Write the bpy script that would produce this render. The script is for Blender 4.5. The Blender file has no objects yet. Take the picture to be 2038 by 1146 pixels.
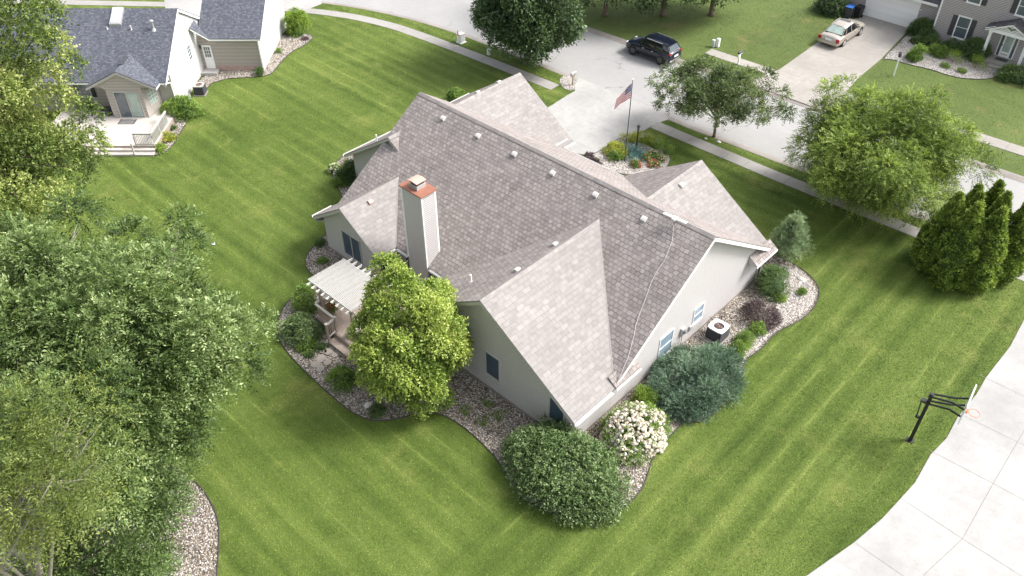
import bpy, math
import numpy as np
from mathutils import Matrix, Vector
R_ = math.radians
S = bpy.context.scene
COL = S.collection
# ------------------------------------------------------------------ camera, world, sun, exposure
CAM_H = 30.0
YAW, PITCH, ROLL, F = 5.5223461, 0.7139863, 0.0035885, 1654.028
_f = np.array([math.sin(YAW)*math.cos(PITCH), math.cos(YAW)*math.cos(PITCH), -math.sin(PITCH)])
_r = np.array([math.cos(YAW), -math.sin(YAW), 0.0]); _d = np.cross(_f, _r)
_r2 = _r*math.cos(ROLL)+_d*math.sin(ROLL); _d2 = -_r*math.sin(ROLL)+_d*math.cos(ROLL)
MC = np.array([_r2, _d2, _f])
cd = bpy.data.cameras.new('camera'); cam = bpy.data.objects.new('camera', cd); COL.objects.link(cam)
m = Matrix(((_r2[0], -_d2[0], -_f[0], 0), (_r2[1], -_d2[1], -_f[1], 0), (_r2[2], -_d2[2], -_f[2], CAM_H), (0, 0, 0, 1)))
cam.matrix_world = m
cd.sensor_width = 36; cd.lens = F/2038*36; cd.clip_end = 2000; cd.clip_start = 0.1
S.camera = cam
W = bpy.data.worlds.new('World'); S.world = W; W.use_nodes = True
SUN_EL, SUN_AZ = R_(47), R_(50)          # azimuth from +X towards +Y
sd = np.array([math.cos(SUN_EL)*math.cos(SUN_AZ), math.cos(SUN_EL)*math.sin(SUN_AZ), math.sin(SUN_EL)])
sky = W.node_tree.nodes.new('ShaderNodeTexSky'); sky.sky_type = 'NISHITA'; sky.sun_disc = False
sky.sun_elevation = SUN_EL; sky.sun_rotation = math.pi/2-SUN_AZ; sky.dust_density = 4; sky.ozone_density = 0.6
bg = W.node_tree.nodes['Background']; bg.inputs[1].default_value = 0.15
hs = W.node_tree.nodes.new('ShaderNodeHueSaturation'); hs.inputs['Saturation'].default_value = .35   # thin high overcast
W.node_tree.links.new(sky.outputs[0], hs.inputs['Color']); W.node_tree.links.new(hs.outputs[0], bg.inputs[0])
sl = bpy.data.lights.new('sun', 'SUN'); sl.energy = 1.95; sl.angle = R_(17); sl.color = (1, .98, .95)
sun = bpy.data.objects.new('sun', sl); COL.objects.link(sun)
sun.rotation_euler = Vector((sd[0], sd[1], sd[2])).to_track_quat('Z', 'Y').to_euler()
S.view_settings.view_transform = 'Standard'; S.view_settings.look = 'None'
S.view_settings.exposure = 1.18; S.view_settings.gamma = 1

def G(px, py, z=0.0):
    """point at height z seen at photo pixel (px,py)"""
    d = MC.T @ np.array([(px-1019)/F, (py-573)/F, 1]); t = (z-CAM_H)/d[2]
    return (float(t*d[0]), float(t*d[1]), z)
def GP(pts, z=0.0): return [G(p[0], p[1], z) for p in pts]

# ------------------------------------------------------------------ materials
def mat(name):
    m = bpy.data.materials.new(name); m.use_nodes = True
    nt = m.node_tree; b = nt.nodes['Principled BSDF']
    return m, nt, b
def N(nt, t, **k):
    n = nt.nodes.new(t)
    for a, v in k.items(): setattr(n, a, v)
    return n
def c4(c): return (c[0], c[1], c[2], 1)
def ramp(nt, fac, stops):
    r = N(nt, 'ShaderNodeValToRGB'); e = r.color_ramp.elements
    while len(e) < len(stops): e.new(0.5)
    for i, (p, c) in enumerate(stops):
        e[i].position = p; e[i].color = c4(c) if not isinstance(c, (int, float)) else (c, c, c, 1)
    nt.links.new(fac, r.inputs[0]); return r.outputs[0]
def noise(nt, vec, scale, detail=4, rough=.55, dist=0):
    n = N(nt, 'ShaderNodeTexNoise'); n.inputs['Scale'].default_value = scale; n.inputs['Detail'].default_value = detail
    n.inputs['Roughness'].default_value = rough; n.inputs['Distortion'].default_value = dist
    if vec is not None: nt.links.new(vec, n.inputs['Vector'])
    return n.outputs['Fac']
def mixc(nt, fac, a, b, mode='MIX'):
    n = N(nt, 'ShaderNodeMix', data_type='RGBA', blend_type=mode)
    for i, s in ((0, fac), (6, a), (7, b)):
        if isinstance(s, (int, float)): n.inputs[i].default_value = s
        elif isinstance(s, tuple): n.inputs[i].default_value = c4(s)
        else: nt.links.new(s, n.inputs[i])
    return n.outputs[2]
def mth(nt, op, a, b=0.0, c=None):
    n = N(nt, 'ShaderNodeMath', operation=op)
    for i, s in enumerate((a, b, c)):
        if s is None: continue
        if isinstance(s, (int, float)): n.inputs[i].default_value = s
        else: nt.links.new(s, n.inputs[i])
    return n.outputs[0]
def bump(nt, b, h, strength=.5, dist=.02):
    n = N(nt, 'ShaderNodeBump'); n.inputs['Strength'].default_value = strength; n.inputs['Distance'].default_value = dist
    nt.links.new(h, n.inputs['Height']); nt.links.new(n.outputs[0], b.inputs['Normal'])
def geo(nt): return N(nt, 'ShaderNodeNewGeometry').outputs['Position']
def uvn(nt): return N(nt, 'ShaderNodeUVMap').outputs[0]
def mapping(nt, vec, loc=(0,0,0), rot=(0,0,0), sc=(1,1,1)):
    n = N(nt, 'ShaderNodeMapping'); n.inputs[1].default_value = loc; n.inputs[2].default_value = rot; n.inputs[3].default_value = sc
    nt.links.new(vec, n.inputs[0]); return n.outputs[0]
def plain(name, col, rough=.6, metal=0, var=.12, scale=6, spec=.4):
    m, nt, b = mat(name); p = geo(nt)
    f = noise(nt, p, scale, 5)
    c = mixc(nt, f, tuple(x*(1-var) for x in col), tuple(min(1, x*(1+var)) for x in col))
    nt.links.new(c, b.inputs['Base Color']); b.inputs['Roughness'].default_value = rough
    b.inputs['Metallic'].default_value = metal; b.inputs['Specular IOR Level'].default_value = spec
    return m
def paved(name, col, speck=.12, stain=.18, sc=1.0, cracks=0, rough=.85):
    m, nt, b = mat(name); p = geo(nt)
    big = noise(nt, p, .25*sc, 5, .6); mid = noise(nt, p, 2.2*sc, 5, .65); fine = noise(nt, p, 38*sc, 3, .7)
    c = mixc(nt, ramp(nt, big, [(.3, 0), (.7, 1)]), tuple(x*(1-stain) for x in col), col)
    c = mixc(nt, ramp(nt, mid, [(.35, 0), (.75, 1)]), c, mixc(nt, .5, c, tuple(x*(1-stain*1.4) for x in col)), 'MIX')
    c = mixc(nt, 1.0, c, ramp(nt, fine, [(.25, 1-speck*1.6), (.75, 1.0+0.0)]), 'MULTIPLY')
    if cracks:
        v = N(nt, 'ShaderNodeTexVoronoi', feature='DISTANCE_TO_EDGE'); v.inputs['Scale'].default_value = .16
        w = N(nt, 'ShaderNodeVectorMath', operation='ADD'); nn = N(nt, 'ShaderNodeTexNoise'); nn.inputs['Scale'].default_value = .8; nn.inputs['Detail'].default_value = 6
        nt.links.new(p, nn.inputs['Vector']); ms = N(nt, 'ShaderNodeVectorMath', operation='SCALE'); ms.inputs['Scale'].default_value = 2.2
        nt.links.new(nn.outputs['Color'], ms.inputs[0]); nt.links.new(p, w.inputs[0]); nt.links.new(ms.outputs[0], w.inputs[1])
        nt.links.new(w.outputs[0], v.inputs['Vector'])
        e = ramp(nt, v.outputs['Distance'], [(.0, .42), (.006*cracks, .95), (.012*cracks, 1)])
        gate = ramp(nt, noise(nt, p, .35, 2), [(.48, 0), (.56, 1)])
        c = mixc(nt, 1.0, c, mixc(nt, gate, (1, 1, 1), e), 'MULTIPLY')
    nt.links.new(c, b.inputs['Base Color']); b.inputs['Roughness'].default_value = rough
    b.inputs['Specular IOR Level'].default_value = .25
    bump(nt, b, fine, .25, .01); return m
def siding(name, col, pitch=.115):
    m, nt, b = mat(name); tc = N(nt, 'ShaderNodeTexCoord').outputs['Object']
    sx = N(nt, 'ShaderNodeSeparateXYZ'); nt.links.new(tc, sx.inputs[0])
    fr = mth(nt, 'FRACT', mth(nt, 'DIVIDE', sx.outputs[2], pitch))
    line = ramp(nt, fr, [(.0, .34), (.26, .42), (.42, 1), (1, .92)])  # shadow line under each lap, darkened in the colour
    f = noise(nt, tc, 3, 5)
    c = mixc(nt, f, tuple(x*.94 for x in col), tuple(x*1.04 for x in col))
    c = mixc(nt, 1.0, c, line, 'MULTIPLY')
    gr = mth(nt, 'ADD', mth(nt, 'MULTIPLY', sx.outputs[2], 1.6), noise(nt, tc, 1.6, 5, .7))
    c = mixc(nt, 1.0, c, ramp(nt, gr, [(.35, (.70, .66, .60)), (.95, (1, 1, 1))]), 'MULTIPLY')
    nt.links.new(c, b.inputs['Base Color']); b.inputs['Roughness'].default_value = .6
    bump(nt, b, fr, .6, .02); return m
def brick(name, cols, mortar):
    m, nt, b = mat(name); u = uvn(nt)
    t = N(nt, 'ShaderNodeTexBrick'); nt.links.new(u, t.inputs['Vector']); t.inputs['Scale'].default_value = 1
    t.inputs['Color1'].default_value = c4(cols[0]); t.inputs['Color2'].default_value = c4(cols[1]); t.inputs['Mortar'].default_value = c4(mortar)
    t.inputs['Brick Width'].default_value = .21; t.inputs['Row Height'].default_value = .075; t.inputs['Mortar Size'].default_value = .007
    nt.links.new(t.outputs[0], b.inputs['Base Color']); b.inputs['Roughness'].default_value = .85; return m
def shingle(name, cols, gap, bw, rh, gapsize, wob=.03, stain=.12, bstr=.6):
    m, nt, b = mat(name); u = uvn(nt)
    nn = N(nt, 'ShaderNodeTexNoise'); nn.inputs['Scale'].default_value = 3.2; nn.inputs['Detail'].default_value = 3; nt.links.new(u, nn.inputs['Vector'])
    s = N(nt, 'ShaderNodeVectorMath', operation='SCALE'); s.inputs['Scale'].default_value = wob*2; nt.links.new(nn.outputs['Color'], s.inputs[0])
    a = N(nt, 'ShaderNodeVectorMath', operation='ADD'); nt.links.new(u, a.inputs[0]); nt.links.new(s.outputs[0], a.inputs[1])
    t = N(nt, 'ShaderNodeTexBrick'); nt.links.new(a.outputs[0], t.inputs['Vector']); t.inputs['Scale'].default_value = 1
    t.inputs['Color1'].default_value = (0, 0, 0, 1); t.inputs['Color2'].default_value = (1, 1, 1, 1); t.inputs['Mortar'].default_value = (.5, .5, .5, 1)
    t.inputs['Brick Width'].default_value = bw; t.inputs['Row Height'].default_value = rh
    t.inputs['Mortar Size'].default_value = gapsize; t.inputs['Mortar Smooth'].default_value = .35
    c = ramp(nt, t.outputs[0], [(0, cols[0]), (.35, cols[1]), (.7, cols[2]), (1, cols[3])])
    fine = noise(nt, u, 55, 2, .7); big = noise(nt, u, .35, 4); mid = noise(nt, u, 4, 4)
    c = mixc(nt, 1.0, c, ramp(nt, fine, [(.25, .72), (.75, 1.12)]), 'MULTIPLY')
    c = mixc(nt, 1.0, c, ramp(nt, big, [(.3, 1-stain), (.7, 1.0)]), 'MULTIPLY')
    c = mixc(nt, 1.0, c, ramp(nt, mid, [(.3, .86), (.7, 1.06)]), 'MULTIPLY')
    # gaps vary in strength
    gs = mth(nt, 'MULTIPLY', t.outputs['Fac'], ramp(nt, noise(nt, u, 1.3, 3), [(.25, .3), (.65, 1)]))
    c = mixc(nt, gs, c, gap)
    nt.links.new(c, b.inputs['Base Color']); b.inputs['Roughness'].default_value = .9; b.inputs['Specular IOR Level'].default_value = .2
    sx = N(nt, 'ShaderNodeSeparateXYZ'); nt.links.new(a.outputs[0], sx.inputs[0])
    ht = mth(nt, 'SUBTRACT', mth(nt, 'MULTIPLY', mth(nt, 'SUBTRACT', 1.0, mth(nt, 'FRACT', mth(nt, 'DIVIDE', sx.outputs[1], rh))), .6), t.outputs['Fac'])
    ht = mth(nt, 'ADD', ht, mth(nt, 'MULTIPLY', fine, .35))
    bump(nt, b, ht, bstr, .02); return m
def leafmat(name, cols, rough=.5, trans=.25, spec=.35):
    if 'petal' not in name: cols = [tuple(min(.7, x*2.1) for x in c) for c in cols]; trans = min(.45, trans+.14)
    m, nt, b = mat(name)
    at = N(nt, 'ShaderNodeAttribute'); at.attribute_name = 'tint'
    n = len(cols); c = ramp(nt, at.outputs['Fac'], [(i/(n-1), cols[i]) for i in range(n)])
    nt.links.new(c, b.inputs['Base Color']); b.inputs['Roughness'].default_value = rough; b.inputs['Specular IOR Level'].default_value = spec
    t = N(nt, 'ShaderNodeBsdfTranslucent'); nt.links.new(mixc(nt, 1.0, c, (1.0, 1.0, .55), 'MULTIPLY'), t.inputs[0])
    mx = N(nt, 'ShaderNodeMixShader'); mx.inputs[0].default_value = trans
    nt.links.new(b.outputs[0], mx.inputs[1]); nt.links.new(t.outputs[0], mx.inputs[2])
    nt.links.new(mx.outputs[0], nt.nodes['Material Output'].inputs[0]); return m
def gravelmat(name, stops, scale=13):
    m, nt, b = mat(name); p = geo(nt)
    v = N(nt, 'ShaderNodeTexVoronoi'); v.inputs['Scale'].default_value = scale; nt.links.new(p, v.inputs['Vector'])
    sx = N(nt, 'ShaderNodeSeparateColor'); nt.links.new(v.outputs['Color'], sx.inputs[0])
    c = ramp(nt, sx.outputs[0], stops)
    dk = ramp(nt, v.outputs['Distance'], [(.35, 1), (.62, .35)])
    c = mixc(nt, 1.0, c, dk, 'MULTIPLY')
    c = mixc(nt, 1.0, c, ramp(nt, noise(nt, p, 1.2, 4), [(.3, .72), (.7, 1.05)]), 'MULTIPLY')
    nt.links.new(c, b.inputs['Base Color']); b.inputs['Roughness'].default_value = .8
    bump(nt, b, mth(nt, 'SUBTRACT', 1.0, v.outputs['Distance']), 1.0, .05); return m
def grassmat(name, near=True, cols=None, blades=False):
    m, nt, b = mat(name); p = geo(nt)
    sx = N(nt, 'ShaderNodeSeparateXYZ'); nt.links.new(p, sx.inputs[0])
    if cols is None: cols = [(.035, .062, .011), (.088, .128, .025), (.172, .212, .054)]
    patch = noise(nt, p, .16, 6, .68, .6); mid = noise(nt, p, 1.1, 5, .7); fine = noise(nt, p, 12, 4, .8); ff = noise(nt, p, 26, 3, .85)
    v = mth(nt, 'ADD', mth(nt, 'MULTIPLY', patch, .55), mth(nt, 'ADD', mth(nt, 'MULTIPLY', mid, .22), mth(nt, 'MULTIPLY', fine, .40)))
    v = mth(nt, 'SUBTRACT', v, .09)
    if near:
        wob = mth(nt, 'MULTIPLY', noise(nt, p, .22, 2), .22)
        def stripes(coord_a, along, per, st):
            # mowing passes: broad soft bands plus thin pale wheel lines
            ca = mth(nt, 'ADD', coord_a, wob)
            cx = N(nt, 'ShaderNodeCombineXYZ'); nt.links.new(ca, cx.inputs[0]); nt.links.new(mth(nt, 'MULTIPLY', along, .035), cx.inputs[1])
            n1 = noise(nt, cx.outputs[0], .85, 2, .5); n2 = noise(nt, cx.outputs[0], 3.1, 2, .6)
            w = mth(nt, 'SINE', mth(nt, 'MULTIPLY', ca, 6.283/per))
            w2 = ramp(nt, mth(nt, 'SINE', mth(nt, 'MULTIPLY', ca, 6.283/per*1.0)), [(.88, 0), (.99, 1)])
            lines = mth(nt, 'MULTIPLY', w2, ramp(nt, n2, [(.42, 0), (.62, 1)]))
            a = mth(nt, 'MULTIPLY', w, .035*st)
            a = mth(nt, 'ADD', a, mth(nt, 'MULTIPLY', mth(nt, 'SUBTRACT', n1, .5), .40*st))
            a = mth(nt, 'ADD', a, mth(nt, 'MULTIPLY', mth(nt, 'SUBTRACT', n2, .5), .20*st))
            return mth(nt, 'ADD', a, mth(nt, 'MULTIPLY', mth(nt, 'MULTIPLY', lines, ramp(nt, noise(nt, p, .45, 4, .7), [(.42, 0), (.60, 1)])), .20*st))
        X, Y = sx.outputs[0], sx.outputs[1]
        # right-hand lawn is mown at right angles to the left-hand lawn
        stx = stripes(Y, X, 1.15, 1.0); sty = stripes(X, Y, 1.25, 1.25)
        k = N(nt, 'ShaderNodeMapRange'); k.inputs['From Min'].default_value = -14.6; k.inputs['From Max'].default_value = -12.6
        nt.links.new(mth(nt, 'ADD', X, mth(nt, 'MULTIPLY', noise(nt, p, .5, 2), 1.5)), k.inputs['Value'])
        mm = N(nt, 'ShaderNodeMix', data_type='FLOAT'); nt.links.new(k.outputs[0], mm.inputs[0]); nt.links.new(stx, mm.inputs[2]); nt.links.new(sty, mm.inputs[3])
        v = mth(nt, 'ADD', v, mth(nt, 'MULTIPLY', mm.outputs[0], 1.0))
    c = ramp(nt, v, [(.22, cols[0]), (.48, cols[1]), (.80, cols[2])])
    yel = ramp(nt, noise(nt, p, .33, 6, .72), [(.55, 0), (.70, .55)])
    c = mixc(nt, yel, c, (.20, .215, .062) if near else (.20, .17, .07))
    c = mixc(nt, 1.0, c, ramp(nt, ff, [(.34, .62), (.5, 1.0), (.66, 1.4)]), 'MULTIPLY')
    if blades:
        at = N(nt, 'ShaderNodeAttribute'); at.attribute_name = 'tint'
        c = mixc(nt, 1.0, c, ramp(nt, at.outputs['Fac'], [(0, (1.0, 1.0, 1.0)), (.6, (1.45, 1.48, 1.35)), (1, (2.2, 2.3, 2.1))]), 'MULTIPLY')
    nt.links.new(c, b.inputs['Base Color']); b.inputs['Roughness'].default_value = .8; b.inputs['Specular IOR Level'].default_value = .15
    if not blades: bump(nt, b, mth(nt, 'ADD', fine, ff), .7, .04)
    return m

M = {}
M['grass'] = grassmat('lawn_grass')
M['grass_far'] = grassmat('far_lawn_grass', False, [(.042, .064, .016), (.090, .125, .034), (.150, .185, .056)])
M['blades'] = grassmat('grass_blades', True, None, True)
M['blades_far'] = grassmat('far_grass_blades', False, [(.042, .064, .016), (.090, .125, .034), (.150, .185, .056)], True)
M['road'] = paved('road_surface', (.40, .392, .384), .20, .14, 1, 1)
M['conc'] = paved('driveway_concrete', (.48, .468, .45), .16, .28)
M['walk'] = paved('sidewalk_concrete', (.40, .38, .355), .14, .22)
M['kerb'] = paved('kerb_concrete', (.35, .315, .285), .16, .25)
M['joint'] = plain('joint_dark', (.20, .19, .17), .9)
M['oldconc'] = paved('worn_concrete', (.40, .37, .335), .12, .26)
GR = [(0, (.13, .10, .07)), (.25, (.30, .245, .185)), (.5, (.43, .37, .295)), (.75, (.54, .485, .43)), (1, (.68, .64, .60))]
M['gravel'] = gravelmat('river_gravel', GR)
M['gravel_pale'] = gravelmat('pale_gravel', [(0, (.30, .25, .21)), (.3, (.48, .43, .385)), (.6, (.60, .56, .52)), (1, (.72, .70, .67))])
M['shingle'] = shingle('taupe_shingles', [(.285, .252, .236), (.325, .289, .272), (.36, .322, .303), (.41, .368, .345)], (.075, .063, .059), .26, .225, .015, .07, .18, .5)
M['shingle_lit'] = shingle('taupe_shingles_lit', [(.272, .253, .242), (.292, .272, .261), (.308, .287, .275), (.335, .312, .298)], (.175, .158, .15), .42, .235, .011, .05, .10, .25)  # same shingles, gaps and tone softened in colour for the sunlit right-hand slopes
M['shingle_ridge'] = shingle('ridge_shingles', [(.31, .285, .27), (.33, .303, .288), (.35, .322, .305), (.375, .345, .328)], (.19, .17, .16), .30, .3, .006)
M['shingle_blue'] = shingle('slate_blue_shingles', [(.090, .098, .122), (.115, .123, .150), (.140, .148, .175), (.185, .192, .218)], (.06, .066, .085), .16, .125, .012, .02, .10, .6)
M['shingle_dark'] = shingle('charcoal_shingles', [(.07, .065, .075), (.10, .095, .105), (.13, .125, .135), (.16, .15, .16)], (.04, .04, .045), .3, .14, .01)
M['siding'] = siding('beige_grey_siding', (.665, .635, .632))
M['siding_white'] = siding('white_siding', (.78, .775, .755))
M['siding_n1'] = siding('tan_siding', (.50, .455, .415))
M['siding_n3'] = siding('mauve_grey_siding', (.50, .46, .455), .125)
M['brick'] = brick('rose_brick', ((.30, .19, .16), (.40, .28, .24)), (.42, .39, .36))
M['trim'] = plain('taupe_trim', (.46, .44, .41), .5, var=.05)
M['white'] = plain('white_paint', (.82, .82, .80), .45, var=.04)
M['gutter'] = plain('gutter_metal', (.70, .69, .67), .35, var=.05)
M['black'] = plain('black_metal', (.018, .018, .020), .4)
M['darkgrey'] = plain('charcoal_plastic', (.06, .06, .068), .55)
M['flashing'] = plain('flashing_grey', (.27, .255, .24), .5)
M['cream'] = plain('cream_paint', (.60, .585, .555), .6, var=.05)
M['rust'] = plain('rusty_copper', (.27, .115, .075), .6, var=.35, scale=3)
M['galv'] = plain('galvanised_metal', (.50, .50, .49), .35, .5, var=.12)
M['vent'] = plain('vent_metal', (.56, .535, .52), .5, var=.08)
M['vent_c'] = plain('copper_brown_vent', (.50, .33, .27), .5, var=.12)
M['rubber'] = plain('rubber', (.02, .02, .02), .8)
M['bark'] = plain('bark', (.16, .12, .09), .9, var=.4, scale=9)
M['bark_pale'] = plain('pale_bark', (.30, .27, .235), .85, var=.35, scale=9)
M['deck'] = plain('deck_boards', (.31, .25, .21), .7, var=.2, scale=3)
M['deck_pale'] = plain('pale_deck_boards', (.50, .46, .42), .7, var=.1, scale=3)
M['wood_old'] = plain('weathered_wood', (.33, .28, .24), .8, var=.25)
M['rock_w'] = plain('pale_rock', (.66, .62, .58), .85, var=.2, scale=8)
M['flag_stone'] = plain('flagstone', (.30, .265, .23), .85, var=.3, scale=3)
M['edging'] = plain('edging_plastic', (.05, .045, .04), .6)
M['orange'] = plain('orange_paint', (.75, .16, .05), .5)
M['red'] = plain('red_paint', (.55, .03, .03), .4)
M['blue'] = plain('blue_plastic', (.04, .16, .55), .4)
M['pedgreen'] = plain('pale_green_plastic', (.52, .60, .54), .5)
def glassmat(name, col, rough=.12, spec=.8, pat=None):
    m, nt, b = mat(name); f = noise(nt, geo(nt), 2.2, 3)
    nt.links.new(mixc(nt, f, tuple(x*.6 for x in col), tuple(x*1.35 for x in col)), b.inputs['Base Color'])
    b.inputs['Roughness'].default_value = rough; b.inputs['Specular IOR Level'].default_value = spec; return m
M['screen'] = glassmat('screened_glass', (.055, .085, .125), .3, .6)
M['painted_skyglass'] = glassmat('painted_sky_screen', (.20, .27, .34), .3, .6)  # sky reflection painted into the pane colour
M['glass'] = glassmat('window_glass', (.10, .125, .14), .08)
M['glass_pale'] = glassmat('curtained_glass', (.34, .42, .38), .15)
M['carglass'] = glassmat('car_glass', (.012, .014, .016), .04, 1)
M['suv'] = plain('navy_car_paint', (.010, .014, .027), .18, .3, .1, 3, .9)
M['sedan'] = plain('champagne_car_paint', (.42, .375, .32), .25, .4, .05, 3, .8)
M['chrome'] = plain('chrome', (.75, .75, .75), .15, 1, .03)
M['rim'] = plain('alloy_rim', (.38, .38, .40), .3, .8)
M['darkrim'] = plain('dark_alloy', (.10, .10, .105), .3, .8)
M['plate'] = plain('plate_white', (.75, .77, .80), .5)
M['tail'] = plain('tail_light_red', (.30, .008, .012), .2)
M['seethru'] = glassmat('clear_acrylic', (.62, .64, .64), .1)
L = {}
L['elm'] = leafmat('elm_leaves', [(.022, .038, .012), (.056, .088, .026), (.105, .145, .050), (.26, .30, .15)], .5, .24, .32)
L['walnut'] = leafmat('walnut_leaves', [(.038, .056, .018), (.085, .112, .028), (.150, .178, .046), (.26, .28, .085)], .5, .3)
L['oak'] = leafmat('oak_leaves', [(.032, .050, .014), (.085, .120, .030), (.165, .200, .055), (.36, .35, .15)], .5, .22)
L['maple'] = leafmat('yellow_green_leaves', [(.045, .078, .014), (.125, .175, .034), (.250, .295, .075), (.44, .46, .17)], .5, .28)
L['street'] = leafmat('dark_maple_leaves', [(.018, .034, .014), (.040, .068, .026), (.068, .105, .042), (.115, .155, .07)], .45, .18, .5)
L['crab'] = leafmat('crabapple_leaves', [(.020, .032, .012), (.048, .070, .022), (.085, .115, .040), (.15, .18, .075)], .5, .2)
L['locust'] = leafmat('locust_leaves', [(.035, .055, .014), (.090, .128, .030), (.165, .215, .050), (.30, .34, .10)], .5, .28)
L['arb'] = leafmat('arborvitae_leaves', [(.020, .038, .008), (.075, .112, .018), (.150, .200, .036), (.24, .29, .065)], .6, .12, .25)
L['juniper'] = leafmat('blue_juniper_needles', [(.022, .042, .026), (.055, .090, .058), (.10, .15, .10), (.17, .22, .155)], .55, .12)
L['pine'] = leafmat('pine_needles', [(.045, .075, .035), (.12, .165, .085), (.21, .265, .155), (.32, .37, .24)], .55, .15)
L['vib'] = leafmat('viburnum_leaves', [(.024, .046, .014), (.070, .108, .038), (.130, .175, .075), (.24, .29, .15)], .45, .2, .4)
L['box'] = leafmat('boxwood_leaves', [(.018, .036, .012), (.045, .078, .022), (.080, .12, .038), (.12, .16, .06)], .5, .12)
L['lime'] = leafmat('lime_leaves', [(.055, .095, .016), (.115, .175, .026), (.19, .26, .045), (.30, .34, .10)], .5, .3)
L['gold'] = leafmat('golden_leaves', [(.09, .11, .018), (.17, .19, .03), (.27, .28, .05), (.36, .34, .09)], .5, .3)
L['purple'] = leafmat('purple_leaves', [(.022, .014, .016), (.055, .038, .040), (.10, .075, .078), (.16, .13, .13)], .5, .1)
L['mid'] = leafmat('green_leaves', [(.038, .070, .016), (.085, .135, .028), (.145, .21, .045), (.21, .27, .075)], .5, .22)
L['bloom'] = leafmat('cream_petals', [(.50, .40, .36), (.72, .62, .54), (.84, .78, .70), (.90, .87, .82)], .6, .25, .2)
L['redf'] = leafmat('red_petals', [(.18, .02, .02), (.42, .04, .04), (.65, .16, .14), (.85, .55, .50)], .6, .2, .2)
L['pinkf'] = leafmat('pink_petals', [(.45, .25, .25), (.7, .45, .45), (.85, .65, .62)], .6, .2, .2)
L['bluej'] = leafmat('teal_juniper_needles', [(.025, .055, .05), (.055, .115, .105), (.10, .18, .17)], .55, .12)

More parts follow.
